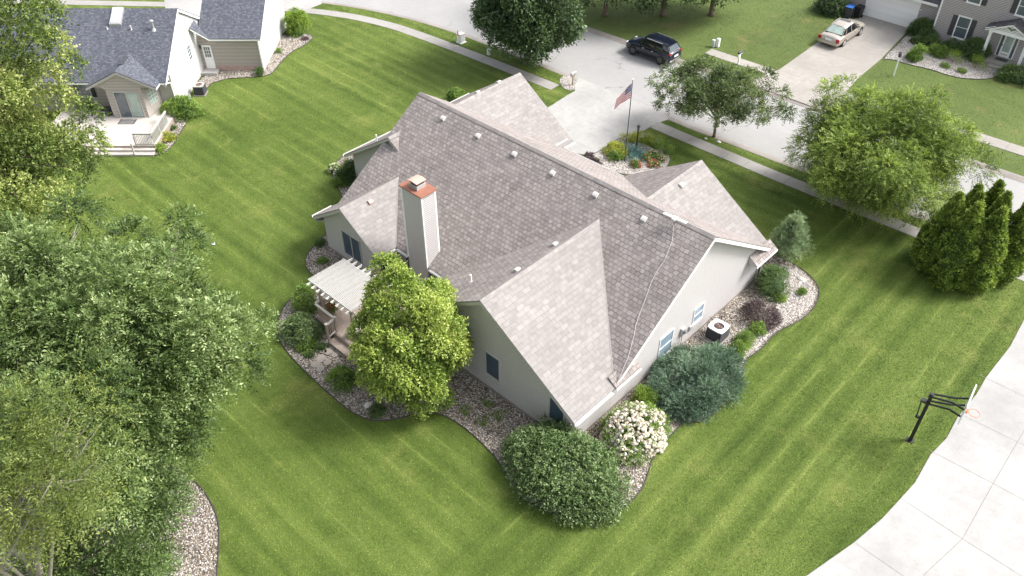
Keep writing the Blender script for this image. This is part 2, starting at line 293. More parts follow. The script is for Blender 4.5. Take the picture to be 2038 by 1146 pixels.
# ------------------------------------------------------------------ mesh helpers
class MB:
    def __init__(s): s.v = []; s.f = []; s.mi = []; s.k = 0
    def add(s, vs, fs):
        b = len(s.v); s.v += [tuple(map(float, p)) for p in vs]; s.f += [tuple(b+i for i in f) for f in fs]; s.mi += [s.k]*len(fs); return s
    def box(s, x0, x1, y0, y1, z0, z1):
        return s.add([(x0,y0,z0),(x1,y0,z0),(x1,y1,z0),(x0,y1,z0),(x0,y0,z1),(x1,y0,z1),(x1,y1,z1),(x0,y1,z1)],
                     [(3,2,1,0),(4,5,6,7),(0,1,5,4),(1,2,6,5),(2,3,7,6),(3,0,4,7)])
    def prism(s, poly, d):      # poly list of 3D points, extruded by vector d
        n = len(poly); a = [tuple(p) for p in poly]; b = [(p[0]+d[0], p[1]+d[1], p[2]+d[2]) for p in poly]
        return s.add(a+b, [tuple(range(n)), tuple(range(2*n-1, n-1, -1))]+[(i, n+i, n+(i+1) % n, (i+1) % n) for i in range(n)])
    def beam(s, p, q, w, h, up=(0,0,1)):
        p = np.array(p, float); q = np.array(q, float); d = q-p; d /= np.linalg.norm(d)
        u = np.array(up, float); sd = np.cross(d, u)
        if np.linalg.norm(sd) < 1e-6: sd = np.array([1., 0, 0])
        sd /= np.linalg.norm(sd); u = np.cross(sd, d)
        c = [(-1,-1),(1,-1),(1,1),(-1,1)]
        return s.add([p+sd*a*w/2+u*b*h/2 for a,b in c]+[q+sd*a*w/2+u*b*h/2 for a,b in c],
                     [(3,2,1,0),(4,5,6,7),(0,1,5,4),(1,2,6,5),(2,3,7,6),(3,0,4,7)])
    def tube(s, pts, rad, n=8, cap=True):
        pts = [np.array(p, float) for p in pts]; k = len(pts)
        if isinstance(rad, (int, float)): rad = [rad]*k
        vs = []; prev = None
        for i, p in enumerate(pts):
            d = pts[min(i+1, k-1)]-pts[max(i-1, 0)]; d /= (np.linalg.norm(d)+1e-9)
            if prev is None:
                a = np.array([0, 0, 1.]) if abs(d[2]) < .9 else np.array([1., 0, 0])
                x = np.cross(d, a)
            else: x = prev-d*np.dot(prev, d)
            x /= (np.linalg.norm(x)+1e-9); prev = x; y = np.cross(d, x)
            for j in range(n):
                t = 2*math.pi*j/n; vs.append(p+(x*math.cos(t)+y*math.sin(t))*rad[i])
        fs = [(i*n+j, i*n+(j+1) % n, (i+1)*n+(j+1) % n, (i+1)*n+j) for i in range(k-1) for j in range(n)]
        if cap: fs += [tuple(range(n-1, -1, -1)), tuple((k-1)*n+j for j in range(n))]
        return s.add(vs, fs)
    def lathe(s, prof, c=(0,0,0), n=16, axis='z'):
        vs = []
        for r, z in prof:
            for j in range(n):
                t = 2*math.pi*j/n; a, b = r*math.cos(t), r*math.sin(t)
                p = (a, b, z) if axis == 'z' else ((a, z, b) if axis == 'y' else (z, a, b))
                vs.append((p[0]+c[0], p[1]+c[1], p[2]+c[2]))
        k = len(prof)
        fs = [(i*n+j, i*n+(j+1) % n, (i+1)*n+(j+1) % n, (i+1)*n+j) for i in range(k-1) for j in range(n)]
        fs += [tuple(range(n-1, -1, -1)), tuple((k-1)*n+j for j in range(n))]
        return s.add(vs, fs)
    def slab(s, poly, t=.05):   # roof plane: poly is the top face
        return s.prism([(p[0], p[1], p[2]-t) for p in poly], (0, 0, t))
    def build(s, name, mats, parent=None, off=None, smooth=False, bev=0):
        me = bpy.data.meshes.new(name)
        v = np.array(s.v, float)
        if off is not None: v = v-np.array(off, float)
        me.from_pydata(v.tolist(), [], s.f)
        if not isinstance(mats, (list, tuple)): mats = [mats]
        for q in mats: me.materials.append(q)
        if len(mats) > 1: me.polygons.foreach_set('material_index', s.mi)
        uv = me.uv_layers.new(name='UVMap'); vv = v+(np.array(off, float) if off is not None else 0)
        data = np.zeros((len(me.loops), 2))
        for p in me.polygons:
            n = np.array(p.normal)
            if n[2] < 0: n = -n
            if abs(n[2]) > .999: u = np.array([1., 0, 0]); w = np.array([0, 1., 0])
            else:
                u = np.cross((0, 0, 1), n); u /= np.linalg.norm(u); w = np.cross(n, u)
            for li in p.loop_indices:
                q = vv[me.loops[li].vertex_index]; data[li] = (q@u, q@w)
        uv.data.foreach_set('uv', data.ravel())
        if smooth: me.polygons.foreach_set('use_smooth', [True]*len(me.polygons))
        o = bpy.data.objects.new(name, me); COL.objects.link(o)
        if parent: o.parent = parent
        if bev:
            bm = o.modifiers.new('bevel', 'BEVEL'); bm.width = bev; bm.segments = 2; bm.limit_method = 'ANGLE'
        return o
def fixn(o):
    import bmesh
    b = bmesh.new(); b.from_mesh(o.data); bmesh.ops.recalc_face_normals(b, faces=b.faces); b.to_mesh(o.data); b.free(); return o
def thing(name, label, cat, loc=(0,0,0), rz=0, group=None):
    o = bpy.data.objects.new(name, None); COL.objects.link(o); o.location = loc; o.rotation_euler = (0, 0, rz)
    o.empty_display_size = .3; o['label'] = label; o['category'] = cat
    if group: o['group'] = group
    return o
def tag(o, label, cat, group=None):
    o['label'] = label; o['category'] = cat
    if group: o['group'] = group
    return o
def struct(o, kind='structure'): o['kind'] = kind; return o
def flat(name, poly, z, m, thick=0.0, kind='structure'):
    b = MB(); pts = [(p[0], p[1], z) for p in poly]
    if thick: b.prism([(p[0], p[1], z-thick) for p in pts], (0, 0, thick))
    else: b.add(pts, [tuple(range(len(pts)))])
    o = b.build(name, m); fixn(o)
    if not thick and o.data.polygons[0].normal.z < 0: o.data.flip_normals()
    if kind: o['kind'] = kind
    return o
def smoothpoly(pts, it=2):
    p = [np.array(q[:2], float) for q in pts]
    for _ in range(it):
        q = []
        for i in range(len(p)):
            a, b = p[i], p[(i+1) % len(p)]; q += [a*.75+b*.25, a*.25+b*.75]
        p = q
    return [(float(a[0]), float(a[1])) for a in p]
def smoothline(pts, it=2):
    p = [np.array(q[:2], float) for q in pts]
    for _ in range(it):
        q = [p[0]]
        for i in range(len(p)-1):
            a, b = p[i], p[i+1]; q += [a*.75+b*.25, a*.25+b*.75]
        q.append(p[-1]); p = q
    return [(float(a[0]), float(a[1])) for a in p]
def inpoly(P, poly):
    x, y = P[:, 0], P[:, 1]; r = np.zeros(len(P), bool); n = len(poly)
    for i in range(n):
        x0, y0 = poly[i][:2]; x1, y1 = poly[(i+1) % n][:2]
        c = ((y0 > y) != (y1 > y)) & (x < (x1-x0)*(y-y0)/(y1-y0+1e-12)+x0); r ^= c
    return r

# ------------------------------------------------------------------ foliage
def nrm(a): return a/(np.linalg.norm(a, axis=-1, keepdims=True)+1e-9)
def rawmesh(name, V, Q, tint, m, parent=None, off=(0,0,0), smooth=False):
    V = V-np.array(off); me = bpy.data.meshes.new(name)
    nv, nf, k = len(V), len(Q), Q.shape[1]
    me.vertices.add(nv); me.vertices.foreach_set('co', V.astype(np.float32).ravel())
    me.loops.add(nf*k); me.loops.foreach_set('vertex_index', Q.astype(np.int32).ravel())
    me.polygons.add(nf); me.polygons.foreach_set('loop_start', np.arange(0, nf*k, k, dtype=np.int32))
    me.polygons.foreach_set('loop_total', np.full(nf, k, np.int32))
    if smooth: me.polygons.foreach_set('use_smooth', np.ones(nf, bool))
    me.update(calc_edges=True)
    a = me.attributes.new('tint', 'FLOAT', 'POINT'); a.data.foreach_set('value', tint.astype(np.float32))
    me.materials.append(m)
    o = bpy.data.objects.new(name, me); COL.objects.link(o)
    if parent: o.parent = parent
    return o
def leaves(rng, P, D, Nn, Ln, Wd, fold=.12):
    D = nrm(D); sd = nrm(np.cross(D, Nn)); Nn = nrm(np.cross(sd, D)); L1 = Ln[:, None]; W1 = Wd[:, None]
    a = P; c = P+D*L1-Nn*L1*.08; b = P+D*L1*.45+sd*W1*.5+Nn*L1*fold; d = P+D*L1*.45-sd*W1*.5+Nn*L1*fold
    V = np.stack([a, b, c, d], 1).reshape(-1, 3); Q = np.arange(len(P)*4).reshape(-1, 4); return V, Q
def clump_leaves(rng, C, Rr, n, K, SL, LL, LW, spread=.9, droop=.25, up=.35, shell=.45, jitter=.35, center=None, radial=False, flatz=1.0, lift=.2, ctint=.22, toptint=.18):
    """n sprays of K leaves over clumps C (k,3) radii Rr (k,)"""
    w = Rr**1.35; idx = rng.choice(len(C), n, p=w/w.sum())
    u = nrm(rng.normal(size=(n, 3))+np.array([0, 0, up])); c = C[idx]; r = Rr[idx][:, None]
    if center is not None: out = nrm(c-center); u = nrm(u+out*.55)
    rad = (shell+(1-shell)*rng.random((n, 1))**.6)
    p = c+u*r*rad*np.array([1, 1, flatz])
    ax = nrm(u+rng.normal(size=(n, 3))*jitter+np.array([0, 0, lift-droop]))
    ct = rng.random(len(C))[idx]
    zt = (u[:, 2]*.5+.5)
    t = np.linspace(.15, 1, K)[None, :]; sl = (SL*(.6+.8*rng.random((n, 1))))
    P = p[:, None, :]+ax[:, None, :]*(t*sl)[:, :, None]
    P[:, :, 2] -= (t**2*sl*droop)
    upv = nrm(np.array([0, 0, 1.])+rng.normal(size=(n, 3))*.45)
    side = nrm(np.cross(ax, upv)); sgn = np.where(np.arange(K) % 2 == 0, 1, -1)[None, :, None]
    if radial:
        D = ax[:, None, :]*.5+rng.normal(size=(n, K, 3))*.8+side[:, None, :]*sgn*.3
    else:
        D = ax[:, None, :]*(.55+.4*t[:, :, None])+side[:, None, :]*sgn*spread+rng.normal(size=(n, K, 3))*.18
    Nn = np.repeat(upv[:, None, :], K, 1)+rng.normal(size=(n, K, 3))*.35
    Ln = LL*(.65+.6*rng.random(n*K)); Wd = Ln*LW
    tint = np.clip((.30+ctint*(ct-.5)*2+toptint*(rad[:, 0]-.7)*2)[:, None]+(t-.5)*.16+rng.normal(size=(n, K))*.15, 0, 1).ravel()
    V, Q = leaves(rng, P.reshape(-1, 3), D.reshape(-1, 3), Nn.reshape(-1, 3), Ln, Wd)
    return V, Q, np.repeat(tint, 4)
def merge(parts):
    V, Q, T, b = [], [], [], 0
    for v, q, t in parts: V.append(v); Q.append(q+b); T.append(t); b += len(v)
    return np.concatenate(V), np.concatenate(Q), np.concatenate(T)
def limbs(mb, rng, base, top, C, tr, nl, zfrac=(.3, .9), n=7):
    base = np.array(base, float); top = np.array(top, float); k = 7
    tp = [base+(top-base)*i/(k-1)+(np.array([rng.normal()*.06, rng.normal()*.06, 0])*np.linalg.norm(top-base)*.25 if 0 < i < k-1 else 0) for i in range(k)]
    tp.insert(1, base+(top-base)*.03); rads = [tr*1.45, tr*1.1]+[tr*(1-.75*i/(k-1)) for i in range(1, k)]
    mb.tube(tp, rads, 10)
    order = np.argsort(-np.linalg.norm(C-top, axis=1))[:nl] if nl < len(C) else np.arange(len(C))
    for j in order:
        c = C[j]-np.array([0, 0, .12]); f = np.clip(zfrac[0]+(zfrac[1]-zfrac[0])*rng.random()*np.clip((c[2]-base[2])/(top[2]-base[2]+1e-6), .2, 1), .15, .97)
        s = base+(top-base)*f; L_ = np.linalg.norm(c-s); mid = s+(c-s)*.5+np.array([rng.normal()*.08*L_, rng.normal()*.08*L_, .10*L_])
        r0 = tr*(.42-.22*f); mb.tube([s, s+(mid-s)*.5, mid, mid+(c-mid)*.6, c], [r0, r0*.8, r0*.55, r0*.35, r0*.14], 6)
        for _ in range(3):
            e = c+nrm(rng.normal(size=3)+np.array([0, 0, -.1]))*min(L_*.22, .35); mb.tube([mid+(c-mid)*rng.random()*.8, (mid+e)/2+np.array([0, 0, .05*L_]), e], [r0*.28, r0*.2, r0*.06], 5, False)
def tree(name, label, base, cc, rad, nc, cr, n, K, SL, LL, LW, lm, bark, tr, seed, group=None, zmin=None, nl=26, hollow=.5, extra=None, cat='tree', **kw):
    rng = np.random.default_rng(seed); rad = np.array(rad, float); cc = np.array(cc, float)
    d = nrm(rng.normal(size=(nc*3, 3))); rr = hollow+(1-hollow)*rng.random((nc*3, 1))**.5
    lob = 1+.20*np.sin(3*np.arctan2(d[:, 1:2], d[:, 0:1])+seed)*np.cos(2*d[:, 2:3]+seed)+.15*np.sin(5*np.arctan2(d[:, 1:2], d[:, 0:1])+2*seed+3*d[:, 2:3])+rng.normal(size=(nc*3, 1))*.07
    C = cc+d*rad*rr*.86*lob
    keep = C[:, 2] > (zmin if zmin is not None else -1); C = C[keep][:nc]
    Rr = cr*(.5+.85*rng.random(len(C)))
    if extra is not None: C = np.vstack([C, np.array(extra)[:, :3]]); Rr = np.concatenate([Rr, np.array(extra)[:, 3]])
    root = thing(name, label, cat, (base[0], base[1], 0), 0, group)
    mb = MB(); limbs(mb, rng, (base[0], base[1], 0), (cc[0]*.85+base[0]*.15, cc[1]*.85+base[1]*.15, cc[2]+rad[2]*.45), C, tr, nl)
    mb.build('trunk', bark, root, off=(base[0], base[1], 0), smooth=True)
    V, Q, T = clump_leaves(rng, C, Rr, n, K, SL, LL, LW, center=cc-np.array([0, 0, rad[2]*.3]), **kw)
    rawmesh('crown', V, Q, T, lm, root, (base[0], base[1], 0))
    return root
def dome_leaves(rng, cx, cy, rx, ry, h, n, K, SL, LL, LW, rot=0, lump=.12, low=.0, **kw):
    """lumpy dome of foliage standing on the ground"""
    nc = max(14, int(26*max(rx, ry)))
    d = nrm(rng.normal(size=(nc*2, 3))); d[:, 2] = np.abs(d[:, 2]); d = d[:nc]
    cr = min(rx, ry, h)*.36; q = np.array([rx-cr*.8, ry-cr*.8, h-cr*.9])
    C = d*q*(.86+.16*rng.random((nc, 1))); C[:, 2] += low
    C[:, 2] = np.maximum(C[:, 2], cr*.55)
    co, si = math.cos(rot), math.sin(rot); X = C[:, 0]*co-C[:, 1]*si+cx; Y = C[:, 0]*si+C[:, 1]*co+cy
    C = np.stack([X, Y, C[:, 2]], 1); Rr = cr*(.75+.5*rng.random(nc)*(1+lump))
    cen = np.array([cx, cy, 0.])
    V, Q, T = clump_leaves(rng, C, Rr, n, K, SL, LL, LW, center=cen, **kw)
    V[:, 2] = np.maximum(V[:, 2], .01)
    return V, Q, T, C
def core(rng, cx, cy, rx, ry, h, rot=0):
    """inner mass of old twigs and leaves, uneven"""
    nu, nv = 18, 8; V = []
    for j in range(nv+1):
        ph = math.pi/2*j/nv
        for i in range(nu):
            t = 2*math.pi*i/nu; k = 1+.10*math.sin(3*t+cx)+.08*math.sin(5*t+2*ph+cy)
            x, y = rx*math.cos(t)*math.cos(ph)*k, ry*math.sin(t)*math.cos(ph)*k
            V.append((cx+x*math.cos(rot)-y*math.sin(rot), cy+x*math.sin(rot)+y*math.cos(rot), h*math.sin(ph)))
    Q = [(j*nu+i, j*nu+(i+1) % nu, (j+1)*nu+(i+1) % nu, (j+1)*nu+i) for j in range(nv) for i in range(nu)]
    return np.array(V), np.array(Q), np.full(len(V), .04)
def shrub(name, label, cx, cy, rx, ry, h, lm, seed, leaf=.08, lw=.5, dens=1.0, K=5, SL=None, group=None, rot=0, cat='shrub', docore=True, flowers=None, **kw):
    rng = np.random.default_rng(seed); root = thing(name, label, cat, (cx, cy, 0), 0, group)
    area = 2*math.pi*((rx*ry+rx*h+ry*h)/3); n = int(dens*area*2.6/(leaf*leaf*lw*.55)/K); n = min(n, 26000)
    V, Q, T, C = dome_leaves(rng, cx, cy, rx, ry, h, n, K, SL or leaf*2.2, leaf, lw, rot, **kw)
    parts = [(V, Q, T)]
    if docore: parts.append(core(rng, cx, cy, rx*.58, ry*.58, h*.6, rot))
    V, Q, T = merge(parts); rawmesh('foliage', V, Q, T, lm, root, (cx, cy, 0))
    mb = MB()
    for i in range(5):
        a = rng.random()*6.28; mb.tube([(cx+.05*math.cos(a), cy+.05*math.sin(a), 0), (cx+rx*.3*math.cos(a), cy+ry*.3*math.sin(a), h*.5)], [.025, .01], 5)
    mb.build('stems', M['bark'], root, off=(cx, cy, 0))
    if flowers:
        fm, nf, fr = flowers; k_low = kw.get('low', 0); idx = rng.integers(len(C), size=nf); u = nrm(rng.normal(size=(nf, 3))+np.array([0, 0, .5])+nrm(C[idx]-np.array([cx, cy, 0]))*.8)
        d_ = nrm(rng.normal(size=(nf, 3))); d_[:, 2] = np.abs(d_[:, 2]); wv = .93+.12*rng.random((nf, 1))+.06*np.sin(5*np.arctan2(d_[:, 1:2], d_[:, 0:1])+4*d_[:, 2:3])
        e_ = d_*np.array([rx, ry, h])*wv; co, si = math.cos(rot), math.sin(rot); P = np.stack([e_[:, 0]*co-e_[:, 1]*si+cx, e_[:, 0]*si+e_[:, 1]*co+cy, e_[:, 2]+k_low], 1); P[:, 2] = np.maximum(P[:, 2], .08)
        k = 26; q = nrm(rng.normal(size=(nf, k, 3))+np.array([0, 0, .2])); sz = fr*(.7+.6*rng.random((nf, 1, 1)))
        PP = (P[:, None, :]+q*sz*.75).reshape(-1, 3); DD = nrm(np.cross(q, rng.normal(size=(nf, k, 3)))).reshape(-1, 3); NN = q.reshape(-1, 3)
        ln = np.full(len(PP), fr*.8); V, Q = leaves(rng, PP-DD*fr*.4, DD, NN, ln, ln*.9, .0)
        T = np.repeat(np.clip(np.repeat(rng.random(nf), k)*.6+.35+rng.normal(size=nf*k)*.12, 0, 1), 4)
        rawmesh('blossoms', V, Q, T, fm, root, (cx, cy, 0))
    return root
def arbor(label, x, y, r, h, seed, name='arborvitae', group='arborvitae in the clump by the sidewalk', lm=None):
    """columnar conifer: vertical fans of scaly foliage over an uneven spindle"""
    rng = np.random.default_rng(seed); root = thing(name, label, 'tree', (x, y, 0), 0, group)
    def rz(t, a): return r*(np.minimum(1, (t*5+.55))*(1-np.clip((t-.25)/.75, 0, 1)**1.5)+.02)*(1+.13*np.sin(3*a+seed)*np.sin(9*t+seed)+.09*np.sin(7*a+5*t*7+seed))
    nb = 520; t = rng.random(nb)**.85; a = rng.random(nb)*6.283; R1 = rz(t, a)*.9
    C = np.stack([x+R1*np.cos(a), y+R1*np.sin(a), t*h*.97+.03], 1); Rr = .20*(.6+.7*rng.random(nb))*(1-.4*t)
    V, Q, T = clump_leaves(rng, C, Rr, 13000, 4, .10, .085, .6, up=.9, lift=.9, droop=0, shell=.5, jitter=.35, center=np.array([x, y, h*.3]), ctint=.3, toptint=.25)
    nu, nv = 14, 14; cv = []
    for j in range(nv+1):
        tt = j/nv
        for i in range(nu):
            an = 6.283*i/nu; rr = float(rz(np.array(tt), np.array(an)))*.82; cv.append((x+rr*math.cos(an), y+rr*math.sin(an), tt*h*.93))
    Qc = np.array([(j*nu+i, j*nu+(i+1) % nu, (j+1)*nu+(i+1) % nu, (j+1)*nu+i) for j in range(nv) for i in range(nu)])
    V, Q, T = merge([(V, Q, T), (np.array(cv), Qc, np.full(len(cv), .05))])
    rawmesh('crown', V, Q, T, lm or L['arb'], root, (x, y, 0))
    mb = MB(); mb.tube([(x, y, 0), (x, y, h*.85)], [.09, .02], 7); mb.build('trunk', M['bark'], root, off=(x, y, 0))
    return root
def gravel_stones(name, polys, n, m, size=(.02, .045), seed=1):
    rng = np.random.default_rng(seed); P = []
    areas = []
    for p in polys:
        q = np.array(p); areas.append(np.prod(q.max(0)-q.min(0)))
    for p, a in zip(polys, areas):
        q = np.array(p); k = int(n*a/sum(areas)); X = q.min(0)+rng.random((k, 2))*(q.max(0)-q.min(0)); P.append(X[inpoly(X, p)])
    P = np.concatenate(P); k = len(P); s = size[0]+(size[1]-size[0])*rng.random((k, 1))**1.5
    o = np.array([(1,0,0),(0,1,0),(-1,0,0),(0,-1,0),(0,0,1),(0,0,-1)], float)
    a = rng.random(k)*6.283; ca, sa = np.cos(a), np.sin(a)
    Rm = np.zeros((k, 3, 3)); Rm[:, 0, 0] = ca; Rm[:, 0, 1] = -sa; Rm[:, 1, 0] = sa; Rm[:, 1, 1] = ca; Rm[:, 2, 2] = 1
    sc = np.stack([1+.5*rng.random(k), .7+.4*rng.random(k), .5+.3*rng.random(k)], 1)
    Vv = np.einsum('kij,kvj->kvi', Rm, o[None]*sc[:, None, :]*(1+.25*rng.normal(size=(k, 6, 1))))*s[:, :, None]
    Vv += np.concatenate([P, np.full((k, 1), .03)], 1)[:, None, :]
    F_ = np.array([(0,1,4),(1,2,4),(2,3,4),(3,0,4),(1,0,5),(2,1,5),(3,2,5),(0,3,5)])
    Q = (F_[None]+np.arange(k)[:, None, None]*6).reshape(-1, 3)
    ob = rawmesh(name, Vv.reshape(-1, 3), Q, np.repeat(rng.random(k), 6), m); return ob

# ================================================================== THE SETTING
base = flat('ground', [(-500, -300), (500, -300), (500, 700), (-500, 700)], -.16, M['grass_far'])
near_k = [(90, 46.9), (-4, 46.75), (-16.7, 46.65), (-26.7, 46.15), (-38.4, 46.25), (-47.7, 46.05), (-52.6, 45.6), (-56.4, 44.84), (-61, 43.4), (-65.1, 41.4), (-72, 37), (-80, 31), (-92, 20), (-110, 2)]
near_k = near_k[:4]+smoothline(near_k[3:], 1)[1:]
far_k = [(90, 56.3), (-7.2, 55.9), (-21.2, 55.3), (-43, 54.6), (-52, 54.4), (-60, 52.8), (-68, 49.8), (-76, 45), (-86, 37), (-98, 26), (-118, 8)]
far_k = far_k[:3]+smoothline(far_k[2:], 1)[1:]
def offline(l, d):     # shift a polyline sideways (d>0: towards -normal)
    out = []
    for i, p in enumerate(l):
        a = np.array(l[max(i-1, 0)]); b = np.array(l[min(i+1, len(l)-1)]); t = nrm(b-a); out.append((p[0]+t[1]*d, p[1]-t[0]*d))
    return out
# near lawn is everything on the camera side of the near kerb
flat('lawn', near_k+[(-140, -120), (140, -120), (140, 46.9)], 0, M['grass'])
flat('far_lawn', far_k+[(-200, 60), (-200, 260), (160, 260), (160, 56.4)], .0, M['grass_far'])
flat('road', offline(near_k, .2)+offline(far_k, -.2)[::-1], -.10, M['road'])
def strip_obj(name, la, lb, za, zb, m, t=0):
    b = MB(); n = len(la)
    for i in range(n-1):
        b.add([(la[i][0], la[i][1], za), (la[i+1][0], la[i+1][1], za), (lb[i+1][0], lb[i+1][1], zb), (lb[i][0], lb[i][1], zb)], [(0, 1, 2, 3)])
    o = b.build(name, m); fixn(o)
    if o.data.polygons[0].normal.z < 0: o.data.flip_normals()
    return struct(o)
k1 = near_k; k2 = offline(near_k, -.18); k3 = offline(near_k, -.62)
if k2[1][1] < k1[1][1]: k2 = offline(near_k, .18); k3 = offline(near_k, .62)
strip_obj('kerb', k1, k2, .012, .008, M['kerb']); strip_obj('kerb', k2, k3, .008, -.088, M['kerb'])
f1 = far_k; f2 = offline(far_k, .18); f3 = offline(far_k, .62)
if f2[1][1] > f1[1][1]: f2 = offline(far_k, -.18); f3 = offline(far_k, -.62)
strip_obj('kerb', f1, f2, .012, .008, M['kerb']); strip_obj('kerb', f2, f3, .008, -.088, M['kerb'])
def walk(name, la, w, m, panel=1.5, z=.028):
    """sidewalk: la is the house-side edge; slabs with joints on a dark bed"""
    pts = [np.array(p) for p in la]; seg = []; d = 0
    L0 = [0]
    for i in range(1, len(pts)): L0.append(L0[-1]+np.linalg.norm(pts[i]-pts[i-1]))
    def at(s):
        i = min(max(np.searchsorted(L0, s)-1, 0), len(pts)-2); f = (s-L0[i])/(L0[i+1]-L0[i]); t = nrm(pts[i+1]-pts[i]); return pts[i]+(pts[i+1]-pts[i])*f, np.array([-t[1], t[0]])
    n = int(L0[-1]/panel); b = MB(); rng = np.random.default_rng(5)
    for k in range(n):
        a, na = at(k*panel+.012); c, nc = at((k+1)*panel-.012); dz = rng.normal()*.003
        b.prism([(a[0], a[1], -.03), (c[0], c[1], -.03), (c[0]+nc[0]*w, c[1]+nc[1]*w, -.03), (a[0]+na[0]*w, a[1]+na[1]*w, -.03)], (0, 0, z+.03+dz))
    o = struct(fixn(b.build(name, m)))
    b = MB()
    for k in range(n):
        a, na = at(k*panel); c, nc = at((k+1)*panel); b.add([(a[0]-na[0]*.02, a[1]-na[1]*.02, .006), (c[0]-nc[0]*.02, c[1]-nc[1]*.02, .006), (c[0]+nc[0]*(w+.02), c[1]+nc[1]*(w+.02), .006), (a[0]+na[0]*(w+.02), a[1]+na[1]*(w+.02), .006)], [(0, 1, 2, 3)])
    struct(b.build(name+'_joints', M['joint'])); return o
walk('sidewalk', [(-28.7, 44.38), (-19.65, 44.42), (-8.45, 44.77), (-3.57, 44.95), (20, 45.4), (60, 46)], 1.05, M['walk'])
swl = smoothline([(-110, 1), (-90, 18), (-78, 28), (-68, 36.5), (-62.4, 40.1), (-59.2, 41.6), (-55.2, 42.7), (-52, 43.0), (-48, 43.3), (-42.5, 43.6), (-36.1, 43.8)], 1)
walk('sidewalk', swl, 1.05, M['walk'])
walk('sidewalk', [(-32.55, 57.1), (-26.7, 57.25)], 1.1, M['oldconc'], 1.45)
walk('sidewalk', [(-21.3, 57.5), (-12, 58.29), (-8.1, 58.49), (40, 61)], 1.2, M['oldconc'])

# home driveway
DZ = .036
home_d = GP([(1060, 300), (1090, 215), (1128, 191)])+[(-36.05, 43.8), (-36.05, 44.86)]+GP([(1146, 168)])+[(-37.0, 46.2), (-37.3, 46.75), (-29.2, 46.75), (-28.4, 46.2), (-28.6, 45.4), (-28.75, 44.38)]+GP([(1283, 260), (1250, 268), (1215, 285), (1196, 300), (1168, 310), (1150, 306), (1130, 330)])
flat('driveway', home_d, DZ, M['conc'], .05)
def joints(name, segs, z, w=.02, m='joint'):
    b = MB()
    for a, c in segs:
        a = np.array(a[:2], float); c = np.array(c[:2], float); t = nrm(c-a); n = np.array([-t[1], t[0]])*w/2
        b.add([(*(a-n), z), (*(c-n), z), (*(c+n), z), (*(a+n), z)], [(0, 1, 2, 3)])
    return struct(b.build(name, M[m]))
joints('driveway_joints', [((-37.0, 45.0), (-28.6, 45.0)), ((-36.5, 42.0), (-29.3, 42.0)), ((-32.6, 36.6), (-32.6, 46.6)), ((-36.0, 39.2), (-29.8, 39.2))], DZ+.004, .012)
# big driveway at the lower right
dr = [(2038, 636), (2010, 690), (1962, 752), (1943, 785), (1905, 832), (1884, 872), (1852, 905), (1820, 962), (1790, 995), (1755, 1033), (1700, 1080), (1650, 1115), (1606, 1146)]
dpoly = [p[:2] for p in GP(dr)]
e0 = dpoly[0]; dpoly = [(e0[0]+.0, e0[1]+12)]+dpoly+[(-7, 13), (-9, 6), (20, 0), (30, 40), (5, 60)]
flat('driveway', dpoly, DZ, M['conc'], .05)
js = [((1949, 747), (2100, 820)), ((1919, 829), (2100, 917)), ((1848, 896), (1976, 963)), ((1976, 963), (2100, 1030)), ((1793, 993), (1915, 1073)), ((1915, 1073), (2100, 1190)), ((1703, 1082), (1800, 1149)),
      ((2090, 775), (2038, 857)), ((2038, 857), (1976, 963)), ((1976, 963), (1915, 1073)), ((1915, 1073), (1837, 1146))]
joints('driveway_joints', [(G(*a), G(*c)) for a, c in js], DZ+.004, .022)
# neighbour's driveway across the street
d3 = [(-27.3, 54.9), (-27.0, 56.5), (-26.6, 58.64), (-26.8, 64.8), (-26.75, 73.25), (-22.4, 73.25), (-21.6, 66), (-21.4, 61.3), (-21.0, 58.6), (-20.0, 56.4), (-19.6, 55.0)]
flat('driveway', d3, DZ, M['oldconc'], .05)
joints('driveway_joints', [((-24.2, 55.2), (-24.3, 73.2)), ((-26.7, 60.2), (-21.4, 60.6)), ((-26.8, 64), (-21.6, 64.3)), ((-26.8, 68), (-21.9, 68.2)), ((-26.9, 57.1), (-20.5, 57.4)), ((-26.9, 58.5), (-20.6, 58.7))], DZ+.004, .018)
# other neighbour's driveway at the top left
d1 = GP([(557, 20), (570, 23), (596, 26), (622, 15), (640, 8)])+[(-66, 43.5), (-78, 34), (-70, 30)]
flat('driveway', d1, DZ, M['conc'], .05)

# garden beds: pale river stone with dark edging
def bed(name, px, m, edge=True, it=1, pts=None, edge_n=None):
    poly = smoothpoly([p[:2] for p in GP(px)] if pts is None else pts, it)
    flat(name, poly, .012, m)
    if edge:
        b = MB(); n = len(poly) if edge_n is None else edge_n
        b.tube([(p[0], p[1], .03) for p in poly[:n]]+([(poly[0][0], poly[0][1], .03)] if edge_n is None else []), .03, 6)
        tag(b.build('bed_edging', M['edging']), edge if isinstance(edge, str) else 'dark edging', 'garden edging')
    return poly
main_bed = [(725, 300), (690, 305), (662, 330), (663, 362), (682, 388), (680, 425), (655, 460), (627, 487), (607, 512), (610, 538), (640, 560), (618, 575), (585, 588), (556, 622), (552, 672),
            (575, 706), (610, 742), (645, 775), (683, 808), (712, 828), (752, 840), (800, 832), (835, 822), (872, 822), (905, 838), (935, 860), (965, 888), (990, 915), (1010, 950), (1035, 990), (1080, 1016), (1130, 1029), (1190, 1029),
            (1235, 1014), (1272, 984), (1288, 950), (1298, 912), (1325, 878), (1345, 856), (1362, 838), (1400, 842), (1470, 770), (1482, 715), (1510, 700), (1545, 660), (1590, 640), (1617, 618), (1631, 588), (1628, 568), (1608, 545), (1580, 526), (1552, 512), (1520, 500), (1490, 530), (1300, 560), (1000, 500)]
